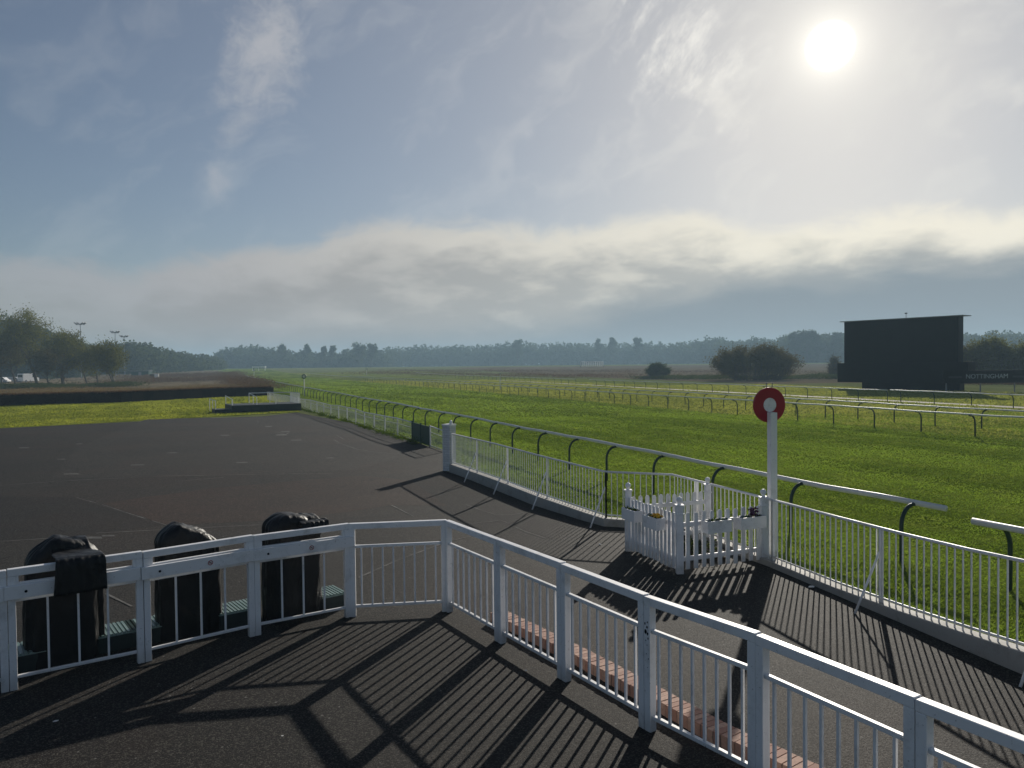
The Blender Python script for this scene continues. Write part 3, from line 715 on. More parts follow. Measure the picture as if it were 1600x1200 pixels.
# low wall: base line, top height grows along the run
WH = [0.26, 0.28, 0.26, 0.20, 0.18, 0.16, 0.11, 0.11, 0.15, 0.20, 0.25, 0.28]
root = empty('low_wall', (0, 0, 0), 0, 'low whitewashed wall that carries the barred fence beside the turf', 'low wall')
def offs(pts, i, d):
    t = Vector((0, 0, 0))
    if i > 0: t += (pts[i] - pts[i - 1]).normalized()
    if i < len(pts) - 1: t += (pts[i + 1] - pts[i]).normalized()
    t.normalize(); return pts[i] + Vector((-t.y, t.x, 0)) * d
m = MB(); w = 0.20; cp = MB()
for i in range(len(FP) - 1):
    a0, a1 = offs(FP, i, 0), offs(FP, i, w); b0, b1 = offs(FP, i + 1, 0), offs(FP, i + 1, w)
    def q(p, z): return (p.x, p.y, z)
    m.add([q(a0, 0), q(a0, WH[i]), q(b0, WH[i + 1]), q(b0, 0), q(a1, 0), q(a1, WH[i]), q(b1, WH[i + 1]), q(b1, 0)], [(3, 2, 1, 0), (4, 5, 6, 7), (1, 2, 6, 5)])
m.build('wall_body', M['plinth'], root)
# fence bays between posts
def along(pts, s):
    for i in range(len(pts) - 1):
        l = (pts[i + 1] - pts[i]).length
        if s <= l or i == len(pts) - 2:
            r = s / l; return pts[i].lerp(pts[i + 1], r), i, r
        s -= l
mid = [offs(FP, i, 0.10) for i in range(len(FP))]
FT = [1.20, 1.22, 1.20, 1.14, 1.12, 1.11, 1.09, 1.10, 1.12, 1.15, 1.19, 1.22]      # top rail heights at the survey points
def fence_run(i0, i1, label, braces, nobrace=False, spacing=0.115, span=2.3):
    pts = mid[i0:i1 + 1]; base = pts[0].copy(); base.z = 0
    root = empty('barred_fence', base, 0, label, 'fence', 'white barred metal fences on the low wall')
    tot = sum((b - a).length for a, b in zip(pts, pts[1:]))
    def hz(i, r): return FT[i0 + i] * (1 - r) + FT[i0 + i + 1] * r
    def wz(i, r): return WH[i0 + i] * (1 - r) + WH[i0 + i + 1] * r
    tp = []; bt = []
    for k in range(len(pts)):
        p = pts[k] - base; tp.append((p.x, p.y, FT[i0 + k])); bt.append((p.x, p.y, WH[i0 + k] + 0.06))
    m = MB(); m.tube(tp, 0.021, 8, flat=1.0); m.build('top_rail', M['white'], root, smooth=True)
    m = MB(); m.tube(bt, 0.015, 6); m.build('bottom_rail', M['white'], root, smooth=True)
    n = max(1, round(tot / span)); 
    for k in range(n + 1):
        s = min(tot, tot * k / n); p, i, r = along(pts, s); p = p - base; h = hz(i, r); z0 = wz(i, r)
        m = MB(); m.box(p.x - 0.02, p.x + 0.02, p.y - 0.02, p.y + 0.02, z0, h - 0.01); m.build('post', M['white'], root)
        d = (pts[min(i + 1, len(pts) - 1)] - pts[i]).normalized(); nn = Vector((-d.y, d.x, 0))
        if not nobrace and 0 < k < n + (i0 == 0):
            m = MB(); q = p - nn * 0.40
            m.tube([(p.x - nn.x * 0.02, p.y - nn.y * 0.02, h * 0.72), (q.x, q.y, 0.02)], 0.016, 6); m.build('brace', M['white'], root)
    nb = int(tot / spacing); 
    if nb <= 100:
        for k in range(1, nb):
            p, i, r = along(pts, tot * k / nb); p = p - base; z0 = wz(i, r)
            m = MB(); m.box(p.x - 0.0075, p.x + 0.0075, p.y - 0.0075, p.y + 0.0075, z0 + 0.0, hz(i, r) - 0.012); m.build('bar', M['white'], root)
    return root
fence_run(0, 4, 'white barred fence stretching from the white brick pillar to the bend', None)
fence_run(4, 6, 'short angled stretch of white barred fence behind the picket enclosure', None, nobrace=True)
fence_run(6, 11, 'white barred fence from the winning post to the right edge, top rail glaring', None, span=2.3)

# white brick pillar
p = G(703, 737)
root = empty('gate_pillar', (p.x - 0.02, p.y + 0.1, 0.02), R_(-35), 'white painted brick pillar with a small lamp where the fence steps back', 'pillar')
m = MB(); m.box(-0.15, 0.15, -0.15, 0.15, 0, 1.42); m.build('shaft', M['brickwhite'], root, bevel=0.004)
m = MB(); m.box(-0.165, 0.165, -0.165, 0.165, 1.42, 1.47); m.build('cap', M['white'], root, bevel=0.006)
m = MB(); m.lathe([(0.05, 0), (0.05, 0.05), (0.035, 0.10), (0.01, 0.13)], (0.08, 0, 1.47), 12); m.build('cap_lamp', M['white'], root, smooth=True)

# ------------------------------------------------------------------ lower white fence further back, with the green gate
lb = [(694, 707), (672.5, 699), (644, 689), (610, 679), (550, 660), (472, 639.5), (424, 624)]
LB = [G(*p) for p in lb]; LB[-1] = LB[-2] + (LB[-2] - LB[-3]).normalized() * 20
def low_fence(i0, i1, label):
    pts = LB[i0:i1 + 1]; base = pts[0].copy()
    root = empty('low_fence', base, 0, label, 'fence', 'low white fences in line with the green gate')
    tot = sum((b - a).length for a, b in zip(pts, pts[1:])); n = max(1, round(tot / 2.4)); tp = []
    for k in range(n + 1):
        p, i, r = along(pts, tot * k / n); p = p - base; wob = 0.035 * math.sin(k * 1.3) + 0.02 * math.sin(k * 2.9); h = 0.83 + wob
        tp.append((p.x, p.y, h))
        m = MB(); m.box(p.x - 0.025, p.x + 0.025, p.y - 0.025, p.y + 0.025, 0, h - 0.018); m.build('post', M['white_old'], root)
    m = MB(); m.tube(tp, 0.026, 6); m.build('top_rail', M['white'], root, smooth=True)
    for k in range(n):
        m = MB(); a = Vector(tp[k]); b = Vector(tp[k + 1])
        c = 14
        for q in range(1, c):
            x = a.lerp(b, q / c); m.box(x.x - 0.005, x.x + 0.005, x.y - 0.005, x.y + 0.005, 0.09, x.z - 0.02)
        m.bar((a.x, a.y, 0.08), (b.x, b.y, 0.08), 0.02, 0.03); m.bar((a.x, a.y, a.z * .72), (b.x, b.y, b.z * .72), 0.016, 0.02)
        m.build('infill_bars', M['white_old'], root)
    return root
low_fence(0, 1, 'short piece of low white fence between the green gate and the brick pillar')
low_fence(2, 6, 'long low white fence receding from the green gate to the dark hedge')
a, b = LB[1], LB[2]; d = (b - a); L = d.length
root = empty('green_gate', a, math.atan2(d.y, d.x), 'dark green double gate closing the gap in the low white fence', 'gate')
for x in (0.04, L / 2, L - 0.04):
    m = MB(); m.box(x - 0.03, x + 0.03, -0.03, 0.03, 0, 0.90); m.build('post', M['green_metal'], root)
for x0, x1 in ((0.08, L / 2 - 0.04), (L / 2 + 0.04, L - 0.08)):
    m = MB(); m.box(x0, x1, -0.012, 0.012, 0.06, 0.84); lf = m.build('leaf', M['green_metal'], root)
    m = MB(); m.box(x0, x1, -0.02, -0.013, 0.40, 0.46); m.box(x0, x0 + 0.05, -0.02, -0.013, 0.46, 0.84); m.box(x1 - 0.05, x1, -0.02, -0.013, 0.46, 0.84); m.build('leaf_frame', M['green_metal'], lf)

# ------------------------------------------------------------------ picket enclosure
P1, P2, P3, P4 = G(982, 862.5), G(1062, 898), G(1193, 880), G(1106, 850)
root = empty('picket_enclosure', (P2.x, P2.y, 0.02), 0, 'white picket enclosure with ball topped corner posts beside the winning post', 'picket fence')
o_ = Vector((P2.x, P2.y, 0))
def lc(p): return p - o_
pm = MB(); pm.box(-0.055, 0.055, -0.055, 0.055, 0, 1.06); pm.box(-0.064, 0.064, -0.064, 0.064, 0.93, 0.95)
post_p = pm.build('corner_post', M['white'], link=False, bevel=0.005)
fm = MB(); fm.box(-0.066, 0.066, -0.066, 0.066, 1.06, 1.085); fm.lathe([(0.035, 0), (0.022, 0.02), (0.035, 0.035), (0.05, 0.06), (0.052, 0.08), (0.04, 0.105), (0.015, 0.122)], (0, 0, 1.085), 14)
fin_p = fm.build('ball_finial', M['white'], link=False, smooth=False)
for p in (P1, P2, P3, P4):
    c = dup(post_p, root, lc(p)); dup(fin_p, c)
k_ = MB(); z0, z1 = 0.06, 0.95; wq = 0.036
arc = [(wq * math.cos(t), z1 - 0.04 + 0.04 * math.sin(t)) for t in np.linspace(0, math.pi, 7)]
k_.prism([(-wq, z0), (wq, z0)] + arc, -0.011, 0.011)
pk = k_.build('picket', M['white'], link=False)
def picket_side(a, b, n, flip):
    d = b - a; L = d.length; u = d.normalized(); nn = Vector((-u.y, u.x, 0)) * flip; rz = math.atan2(d.y, d.x)
    for z in (0.22, 0.76):
        m = MB(); m.bar(lc(a) + u * 0.056 + Vector((0, 0, z)), lc(b) - u * 0.056 + Vector((0, 0, z)), 0.035, 0.07); m.build('cross_rail', M['white'], root, bevel=0.003)
    for k in range(n):
        p = lc(a) + u * (0.055 + (L - 0.11) * (k + 0.5) / n) + nn * 0.031
        c = dup(pk, root, (p.x, p.y, random.uniform(-0.012, 0.012)), rz + random.uniform(-.03, .03))
picket_side(P1, P2, 13, -1); picket_side(P2, P3, 10, -1); picket_side(P1, P4, 11, 1)
def flower_box(a, b, t, w, label, kind):
    d = (b - a).normalized(); n = Vector((-d.y, d.x, 0)) * -1
    p = a.lerp(b, t) + n * 0.148
    r = empty('flower_box', (p.x, p.y, 0.02), math.atan2(d.y, d.x), label, 'flower box', 'white flower boxes hooked on the picket enclosure')
    z0, z1 = 0.63, 0.82; m = MB(); dd = 0.09
    m.box(-w / 2, w / 2, -dd, -dd + 0.018, z0, z1); m.box(-w / 2, w / 2, dd - 0.018, dd, z0, z1)
    m.box(-w / 2, -w / 2 + 0.018, -dd + 0.018, dd - 0.018, z0, z1); m.box(w / 2 - 0.018, w / 2, -dd + 0.018, dd - 0.018, z0, z1); m.box(-w / 2 + .018, w / 2 - .018, -dd + 0.018, dd - 0.018, z0, z0 + 0.02)
    m.build('box_sides', M['white'], r)
    m = MB(); m.box(-w / 2 + 0.019, w / 2 - 0.019, -dd + 0.019, dd - 0.019, z0 + 0.02, z1 - 0.025); m.build('soil', M['soil'], r)
    rng = np.random.default_rng(int(t * 100) + kind)
    n_ = 60; P = np.stack([rng.uniform(-w / 2 + .03, w / 2 - .03, n_), rng.uniform(-.06, .06, n_), rng.uniform(z1 - .03, z1 + 0.02, n_)], 1)
    V, F = leafquads(P, rng.uniform(.012, .025, n_), rng); tris_mesh('leaves', V, F, M['weed'], r)
    if kind:
        cx = (w * 0.18 if kind == 1 else w * 0.12); n_ = 70 if kind == 1 else 90
        P = np.stack([cx + rng.normal(scale=.04, size=n_), rng.normal(scale=.03, size=n_), z1 + rng.uniform(0, .05 if kind == 1 else .13, n_)], 1)
        V, F = leafquads(P, rng.uniform(.012, .028, n_), rng, aspect=.9); tris_mesh('flowers', V, F, M['yellow'] if kind == 1 else M['purple'], r)
flower_box(P1, P2, 0.25, 0.42, 'white flower box beside the left corner post of the picket enclosure', 0)
flower_box(P1, P2, 0.68, 0.42, 'white flower box with small yellow flowers on the picket enclosure', 1)
flower_box(P2, P3, 0.36, 0.46, 'white flower box in the middle of the picket enclosure, without blooms', 0)
flower_box(P2, P3, 0.76, 0.50, 'white flower box with dark purple flowers near the winning post', 2)
# planting inside
r = empty('flower_bed', (3.15, 13.15, 0.02), R_(-10), 'low bed of soil and dark plants inside the picket enclosure', 'flower bed')
m = MB(); m.box(-.55, .45, -.42, .42, 0, .07); m.build('soil', M['soil'], r)
rng = np.random.default_rng(5); n_ = 700
P = np.stack([rng.uniform(-.5, .4, n_), rng.uniform(-.38, .38, n_), rng.uniform(.05, .30, n_) * rng.uniform(.3, 1, n_)], 1)
V, F = leafquads(P, rng.uniform(.015, .04, n_), rng); tris_mesh('leaves', V, F, M['leaf_dark'], r)

# ------------------------------------------------------------------ winning post
p = G(1207, 876)
root = empty('winning_post', (p.x, p.y, 0.02), 0, 'tall white winning post topped by a red disc with a white centre', 'winning post')
m = MB(); m.box(-0.06, 0.06, -0.06, 0.06, 0, 2.46); m.build('pole', M['white'], root, bevel=0.006).rotation_euler = (0, 0, R_(10))
dr = R_(14)
m = MB(); m.tube([(0, -0.02, 0), (0, 0.02, 0)], 0.295, 48); o = m.build('disc', M['red'], root, bevel=0.004); o.location = (-0.02, 0.09, 2.58); o.rotation_euler = (0, 0, dr)
m = MB(); m.tube([(0, -0.026, 0), (0, -0.0205, 0)], 0.118, 32); c = m.build('white_centre', M['white'], o)
c.location = (0, 0, 0.0)
for x in (-0.05, 0.06):
    m = MB(); m.tube([(x, 0, 0.27), (x, 0, 0.38)], 0.008, 6); m.build('fixing_rod', M['grey_metal'], o)

# ------------------------------------------------------------------ running rails
def support_mesh(name, over=0.34, r=0.033, n=8):
    pts = [(0, 0, -0.05), (0, 0, 0.3), (0, 0, 0.62)] + [(over * (1 - math.cos(t)) * 0.8, 0, 0.62 + 0.34 * math.sin(t)) for t in np.linspace(0.2, math.pi / 2, 7)] + [(over, 0, 0.965)]
    m = MB(); m.tube(pts, r, n); return m.build(name, M['rail_green'], link=False, smooth=True)
sup = support_mesh('support'); sup_lo = support_mesh('support', 0.30, 0.032, 5)
def running_rail(f, s0, s1, step, side, label, proto, over=0.34, rr=0.048, phase=0.0, maxsup=100, h=1.0, onbase=False):
    """f(s) gives the rail line; supports stand on the side away from the running surface"""
    p0 = f(s0); root = empty('running_rail', (p0.x, p0.y, 0), 0, label, 'running rail')
    s = s0; tp = []
    while s <= s1:
        p = f(s); wob = 0.02 * mnoise.noise(Vector((s * 0.11, side, 1.7))) * 2 + 0.01 * math.sin(s * 1.7)
        lat = 0.05 * mnoise.noise(Vector((s * 0.07, side, 7.7)))
        q = f(s + 0.1); d = (q - p).normalized(); n = Vector((d.y, -d.x)) * side * (over if onbase else 0)
        tp.append((p.x - p0.x + lat + n.x, p.y - p0.y + n.y, T(p.x, p.y) + h + wob)); s += 1.25
    tp.append((f(s1).x - p0.x + n.x, f(s1).y - p0.y + n.y, tp[-1][2]))
    m = MB(); m.tube(tp, rr, 10, flat=0.8); m.build('rail', M['rail_white'], root, smooth=True)
    s = s0 + phase; k = 0
    while s < s1 - 0.1 and k < maxsup:
        p = f(s); q = f(s + 0.1); d = (q - p).normalized(); n = Vector((d.y, -d.x)) * side
        rz = math.atan2(n.y, n.x) + random.uniform(-.06, .06)
        b = p - n * (0 if onbase else over)
        c = dup(proto, root, (b.x - p0.x, b.y - p0.y, T(b.x, b.y)), rz); c.rotation_euler[1] = random.uniform(-.015, .015)
        s += step; k += 1
    return root
f_a, _ = polyline([(6.82, 12.02), (5.68, 14.77), (-0.59, 31.2), (-7.2, 47.9), (-25.2, 92.9), (-60, 180.2), (-133.4, 366.2)])
running_rail(f_a, 0, 245, 2.5, 1, 'white running rail on green supports nearest the camera, passing behind the winning post', sup, phase=0.55)
f_b, _ = polyline([(6.66, 11.06), (7.4, 9.2), (8.2, 7.2)])
running_rail(f_b, 0, 4.0, 2.5, 1, 'short end of white running rail entering from the right edge after the gap', sup, phase=0.3)
f2, L2 = polyline(r2_pts)
running_rail(lambda s: f2(s + 4), 0, 262, 2.78, -1, 'nearer of the two close running rails on the far side of the racetrack', sup, over=0.3, rr=0.038, phase=0.9, onbase=True)
f3, _ = polyline([(28.0, 21.5), (22.6, 35.6), (12.6, 64.3), (-3.2, 107), (-43, 205), (-60, 250)])
running_rail(f3, 0, 200, 2.6, 1, 'second running rail just beyond the far side rail, its supports bending the other way', sup, over=0.3, rr=0.038, phase=0.4, onbase=True)
f4, _ = polyline(r4_pts)
running_rail(lambda s: f4(s + 2), 0, 27, 3.25, -1, 'running rail in front of the big screen', sup, over=0.3, rr=0.038, phase=0.2, onbase=True)
running_rail(lambda s: f4(s + 29.2), 0, 61, 3.25, -1, 'running rail along the sandy path left of the big screen', sup, over=0.3, rr=0.038, phase=0.4, onbase=True)
running_rail(lambda s: f4(s + 96), 0, 130, 3.3, -1, 'furthest running rail fading along the scrub field', sup_lo, over=0.3, rr=0.038, phase=0.4, onbase=True)

# ------------------------------------------------------------------ distance posts
def furlong(px, pyb, zc, r, label, mt='grey_metal'):
    p = G(px, pyb); z = T(p.x, p.y)
    root = empty('distance_post', (p.x, p.y, z), 0, label, 'distance post', 'round headed distance posts along the course')
    m = MB(); m.box(-.05, .05, -.05, .05, 0, zc - r); m.build('pole', M['white_old'], root)
    m = MB(); m.tube([(0, -.03, zc), (0, .03, zc)], r, 20); m.build('disc', M['green_metal'], root)
    m = MB(); m.tube([(0, -.036, zc), (0, -.031, zc)], r * .6, 16); m.build('disc_centre', M['white_old'], root)
furlong(475.5, 619, 2.3, .27, 'round headed distance post nearest, rising above the near running rail')
furlong(397, 591, 2.3, .36, 'second round headed distance post along the left of the racetrack')
furlong(573, 588.7, 2.1, .3, 'round headed distance post among the far rails left of centre')
furlong(781.6, 610, 2.2, .10, 'thin distance post standing between the far rails')

# ------------------------------------------------------------------ big screen and sign board
A = Vector((41.1, 95.0, 0)); Bp = Vector((49.1, 84.5, 0)); dS = (Bp - A); LS = dS.length; rzS = math.atan2(dS.y, dS.x)
root = empty('big_screen', A, rzS, 'huge black video screen building beyond the rails, backlit by the sun', 'big screen')
def zat(py, Y, px=1408): return at(px, py, Y).z
m = MB(); m.box(0, LS, 0.0, 1.3, 3.0, 8.25); m.build('screen_case', M['black'], root, bevel=0.03)
m = MB(); m.box(0.25, LS - 0.25, -0.03, -0.004, 3.25, 8.0); m.build('screen_face', M['black2'], root)
m = MB(); m.box(-0.75, LS + 1.1, -0.25, 1.6, 0.85, 3.2); m.build('lower_case', M['black2'], root, bevel=0.03)
m = MB(); m.box(2.2, LS + 0.1, 0.15, 1.35, 0.0, 0.85); m.build('base', M['black'], root)
m = MB(); m.box(-0.35, LS + 0.65, -0.4, 1.7, 8.26, 8.34); m.build('roof', M['grey_metal'], root)
m = MB(); m.tube([(LS * .55, .6, 8.34), (LS * .55, .6, 8.85)], .03, 6); m.box(LS * .55 - .12, LS * .55 + .12, .52, .68, 8.85, 9.0); m.build('roof_sensor', M['grey_metal'], root)
m = MB()
for i in range(1, 6): m.box(LS * i / 6 - .012, LS * i / 6 + .012, -.035, -.0305, 3.25, 8.0)
m.build('panel_seams', M['black'], root)
p = at(1340, 600, 88)
YS = 80.0; a = at(1474, 590, YS); c = at(1700, 590, YS); LSg = c.x - a.x
root = empty('sign_board', (a.x, YS, 0), 0, 'long dark hoarding reading NOTTINGHAM beside the big screen', 'sign')
zb, zt = 0.98, 2.30
m = MB(); m.box(0, LSg, 0, 0.12, zb, zt); m.build('board', M['black2'], root, bevel=.01)
for i in range(5):
    x = 0.4 + i * (LSg - 0.8) / 4; m = MB(); m.box(x - .05, x + .05, .13, .23, 0, zt - .1); m.build('post', M['grey_metal'], root)
cu = bpy.data.curves.new('lettering', 'FONT'); cu.body = 'NOTTINGHAM'; cu.size = 0.82; cu.extrude = 0.012; cu.align_x = 'CENTER'; cu.align_y = 'CENTER'
tobj = bpy.data.objects.new('lettering_tmp', cu); COL.objects.link(tobj)
bpy.context.view_layer.update()
me = bpy.data.meshes.new_from_object(tobj.evaluated_get(bpy.context.evaluated_depsgraph_get())); bpy.data.objects.remove(tobj)
me.materials.clear(); me.materials.append(M['letter'])
wx = max(v.co.x for v in me.vertices) - min(v.co.x for v in me.vertices)
lt = bpy.data.objects.new('lettering', me); put(lt, root)
xl = at(1509.5, 590, YS).x - a.x; xr = at(1574.5, 590, YS).x - a.x
lt.rotation_euler = (math.pi / 2, 0, 0); sc = (xr - xl) / wx; lt.scale = (sc, sc * 1.0, 1); lt.location = ((xl + xr) / 2, -0.016, (zb + zt) / 2 + .03)
m = MB()
for x0, x1 in ((1482, 1503), (1582, 1640)):
    for zz in (1.66, 1.56):
        m = MB(); m.box(at(x0, 590, YS).x - a.x, at(x1, 590, YS).x - a.x, -.010, -.003, zz, zz + .03); m.build('side_stripe', M['letter_dim'], root)

# ------------------------------------------------------------------ viewing platform on the lawn edge
q0, q1 = G(336, 646.5), G(471, 641.5)
d = q1 - q0; L = d.length; rz = math.atan2(d.y, d.x)
root = empty('viewing_platform', q0, rz, 'dark raised viewing platform with white handrails at the far edge of the tarmac', 'platform')
m = MB(); m.box(1.2, L, 0, 3.4, 0, 0.56); m.build('deck', M['dark_skirt'], root, bevel=.01)
m = MB(); m.box(0, 1.19, 0, 1.6, 0, 0.30); m.build('step', M['dark_skirt'], root, bevel=.01)
def hand(pts, posts, name='handrail'):
    m = MB(); m.tube(pts, .03, 6); r_ = m.build(name, M['white'], root)
    for x, y, z0, z1 in posts:
        m = MB(); m.tube([(x, y, z0), (x, y, z1)], .025, 6); m.build('handrail_post', M['white'], root)
hand([(.05, .05, .95), (.05, 3.2, 1.0)], [(.05, .05, 0, .95), (.05, 1.6, 0, .97), (.05, 3.2, 0, 1.0)])
hand([(1.25, .05, 1.0), (1.25, 3.3, 1.2)], [(1.25, .05, 0, 1.0), (1.25, .35, .56, 1.0), (1.25, 3.3, .56, 1.2)])
hand([(3.0, .1, 1.15), (3.0, 3.3, 1.35), (L - .1, 3.3, 1.35)], [(3.0, .1, .56, 1.15), (3.0, 1.6, .56, 1.25), (3.0, 3.3, .56, 1.35), (4.6, 3.3, .56, 1.35), (6.3, 3.3, .56, 1.35)])
hand([(L - .1, .1, 1.35), (L - .1, 3.2, 1.35)], [(L - .1, .1 + .34 * i, .56, 1.35) for i in range(10)])
for x in (4.4, 6.1): 
    m = MB(); m.tube([(x, .1, .56), (x, .1, 1.1)], .025, 6); m.build('handrail_post', M['white'], root)

# ------------------------------------------------------------------ hedge
def hedge():
    pts, LL = polyline([(-92, 46.0), (-47.9, 71.9), (-39.3, 78.2), (-34.2, 89.5), (-27.6, 91.5)])
    pts, LL = polyline([G(-420, 646), G(0, 635), G(191, 629), G(340, 621.5), G(424, 618)])
    L = LL[-1]; rng = np.random.default_rng(3)
    root = empty('clipped_hedge', (0, 0, 0), 0, 'long dark clipped hedge with a brown crest behind the lawn', 'hedge')
    n = 60000; s = rng.uniform(0, L, n); P = np.array([tuple(pts(x)) for x in s]); 
    hgt = 1.12; 
    yy = rng.beta(.6, .6, n) * 1.1; z = rng.uniform(0, 1, n) ** .8 * hgt
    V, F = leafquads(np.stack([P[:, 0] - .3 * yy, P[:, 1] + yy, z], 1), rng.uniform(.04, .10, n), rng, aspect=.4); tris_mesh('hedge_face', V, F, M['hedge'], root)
    m = MB(); k = 40
    for i in range(k):
        a = pts(L * i / k); b = pts(L * (i + 1) / k); m.bar((a.x - .15, a.y + .55, .5), (b.x - .15, b.y + .55, .5), .9, .95)
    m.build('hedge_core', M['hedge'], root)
    n = 14000; s = rng.uniform(0, L, n); P = np.array([tuple(pts(x)) for x in s])
    yy = rng.uniform(-.05, 1.2, n)
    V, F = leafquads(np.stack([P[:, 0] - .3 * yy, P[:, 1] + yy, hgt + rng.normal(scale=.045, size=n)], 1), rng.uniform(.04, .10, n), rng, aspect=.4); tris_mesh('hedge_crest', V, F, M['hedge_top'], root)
hedge()

# ------------------------------------------------------------------ trees
def tree(name, base, h, spread, label, cat, leafm, seed, dens=2600, leaf=0.16, trunk_r=None, low=0.18, group=None, twiggy=1.0, shape=1.0, lean=0.0, multi=1):
    rng = np.random.default_rng(seed); rr = random.Random(seed)
    root = empty(name, base, rr.uniform(0, 6), label, cat, group)
    wood = MB(); tips = []
    tr = trunk_r or h * 0.022
    def branch(p, d, L, r, lvl):
        pts = [p]; rads = [r]; q = Vector(p); dd = Vector(d); n = 4
        for i in range(n):
            dd = (dd + Vector((rr.gauss(0, .13), rr.gauss(0, .13), rr.gauss(0.06, .09)))).normalized(); q = q + dd * (L / n); pts.append(q.copy()); rads.append(r * (1 - .62 * (i + 1) / n))
        wood.tube(pts, rads, 6 if lvl == 0 else (4 if lvl < 2 else 3), caps=False)
        if lvl >= 3 or L < h * .05:
            tips.append((pts[-1], L)); tips.append((pts[-2], L)); return
        nb = {0: 9, 1: 6, 2: 5}[lvl]
        for k in range(nb):
            t = (low * 1.6 + (1 - low * 1.6) * (k + rr.random()) / nb) if lvl == 0 else rr.uniform(.25, 1)
            t = min(.999, t); i = int(t * n); a = pts[i].lerp(pts[i + 1], t * n - i)
            az = rr.uniform(0, 2 * math.pi) if lvl else k * 2.4 + rr.uniform(-.4, .4)
            out = Vector((math.cos(az), math.sin(az), 0)); up = .35 + .75 * t * shape if lvl == 0 else rr.uniform(.1, .9)
            nd = (out + Vector((0, 0, up)) + dd * .35).normalized()
            l = (spread * (.75 + .4 * math.sin(math.pi * min(1, t * .9))) if lvl == 0 else L * rr.uniform(.42, .62))
            branch(a, nd, l, rads[i] * (.5 if lvl == 0 else .6), lvl + 1)
        tips.append((pts[-1], L * .3))
    for mm in range(multi):
        branch(Vector((rr.uniform(-.4, .4) * (multi > 1), rr.uniform(-.4, .4) * (multi > 1), -.05)), Vector((lean + rr.uniform(-.3, .3) * (multi > 1), rr.uniform(-.3, .3) * (multi > 1), 1)).normalized(), h * .86, tr, 0)
    tp = np.array([tuple(t[0]) for t in tips])
    fz = (h - leaf) / tp[:, 2].max(); rx = np.percentile(np.hypot(tp[:, 0], tp[:, 1]), 96); fx = spread / rx
    wood.v = [(x * fx, y * fx, z * fz) for x, y, z in wood.v]; tp = tp * np.array([fx, fx, fz])
    wood.build('trunk', M['bark'], root)
    idx = rng.integers(0, len(tp), dens)
    P = tp[idx] + rng.normal(scale=spread * .13, size=(dens, 3)) * (rng.uniform(.2, 1.3, dens)[:, None])
    P[:, 2] = np.maximum(P[:, 2], h * low * .5)
    V, F = leafquads(P, rng.uniform(.6, 1.3, dens) * leaf, rng); tris_mesh('crown', V, F, leafm, root)
    return root
def gp(px, Y): 
    p = at(px, 575, Y); return Vector((p.x, p.y, T(p.x, p.y)))
def hgt(px, py, Y):
    p = at(px, py, Y); return p.z - T(p.x, p.y)
LT = [  # px, top py, distance, spread(m), material, label
    (58, 482, 170, 5.2, 'leaf_spring', 'tallest olive green tree of the group on the left, pale at its top', 1, 5200),
    (24, 512, 178, 4.6, 'leaf_spring', 'rounded dull green tree left of the tallest tree of the left group', 2, 4200),
    (98, 511, 168, 4.6, 'leaf_spring', 'green tree with a pointed top right of the tallest tree of the left group', 3, 4400),
    (136, 519, 172, 3.4, 'leaf_spring', 'slim tree behind the left floodlight mast, thin at its top', 4, 2600),
    (152, 540, 170, 2.8, 'leaf_spring', 'small bushy tree between the slim tree and the rightmost tree of the left group', 5, 2200),
    (180, 531, 160, 3.6, 'leaf_spring', 'rightmost rounded tree of the group on the left, next to the open scrub', 6, 3800),
    (2, 530, 165, 4.0, 'leaf_brown', 'brownish tree cut off by the left edge of the photo', 7, 2800),
    (78, 545, 160, 3.4, 'leaf_brown', 'low brownish tree in front of the tallest tree of the left group', 8, 2400)]
for px, py, Y, sp, ml, l, sd, dn in LT:
    tree('deciduous_tree', gp(px, Y), hgt(px, py, Y), sp * 1.3, l, 'tree', M[ml], sd, dens=int(dn * 1.6), leaf=.17, low=.14, group='trees standing left behind the hedge', multi=1 if sd not in (6, 3) else 2)
# dark undergrowth at their feet (uncountable)
def scrub(name, segs, n, hmax, wid, size, material, label, seed, cat='scrub', aspect=.35, clump=0.6):
    rng = np.random.default_rng(seed); P = []
    tot = sum((Vector(b) - Vector(a)).length for a, b in segs)
    for a, b in segs:
        a = Vector(a); b = Vector(b); k = int(n * (b - a).length / tot)
        t = rng.uniform(0, 1, k); xy = np.array([tuple(a.lerp(b, x)) for x in t])[:, :2] if k else np.zeros((0, 2))
        xy = xy + rng.normal(scale=wid, size=(k, 2)) * np.array([1, 1.6])
        amp = np.array([.35 + clump * (mnoise.noise(Vector((x * .12, y * .06, seed))) + .5) + .25 * mnoise.noise(Vector((x * .5, y * .3, seed))) for x, y in xy])
        z = rng.uniform(0, 1, k) ** .7 * np.clip(amp, .08, 1.4) * hmax + terr(xy[:, 0], xy[:, 1])
        P.append(np.column_stack([xy, z]))
    P = np.concatenate(P)
    V, F = leafquads(P, rng.uniform(.5, 1.3, len(P)) * size, rng, aspect=aspect)
    o = tris_mesh(name, V, F, material); return tag(o, label, cat, kind='stuff')
def seg(pts):
    q = [gp(px, Y) for px, Y in pts]; return list(zip(q, q[1:]))
scrub('undergrowth', seg([(-60, 140), (60, 142), (130, 145), (205, 150)]), 16000, 1.4, 1.6, .16, M['leaf_dark'], 'dark undergrowth at the feet of the trees on the left', 21)
scrub('dry_grass', seg([(-60, 112), (90, 112), (210, 118), (330, 122), (380, 135)]), 26000, .8, 5.0, .10, M['dryblade'], 'dry brown grass and stalks behind the hedge', 22)
scrub('bramble_bank', seg([(404, 118), (385, 150), (368, 210), (357, 300)]), 24000, 2.0, 1.8, .16, M['scrub'], 'dark brown bramble bank along the left edge of the racetrack', 23)
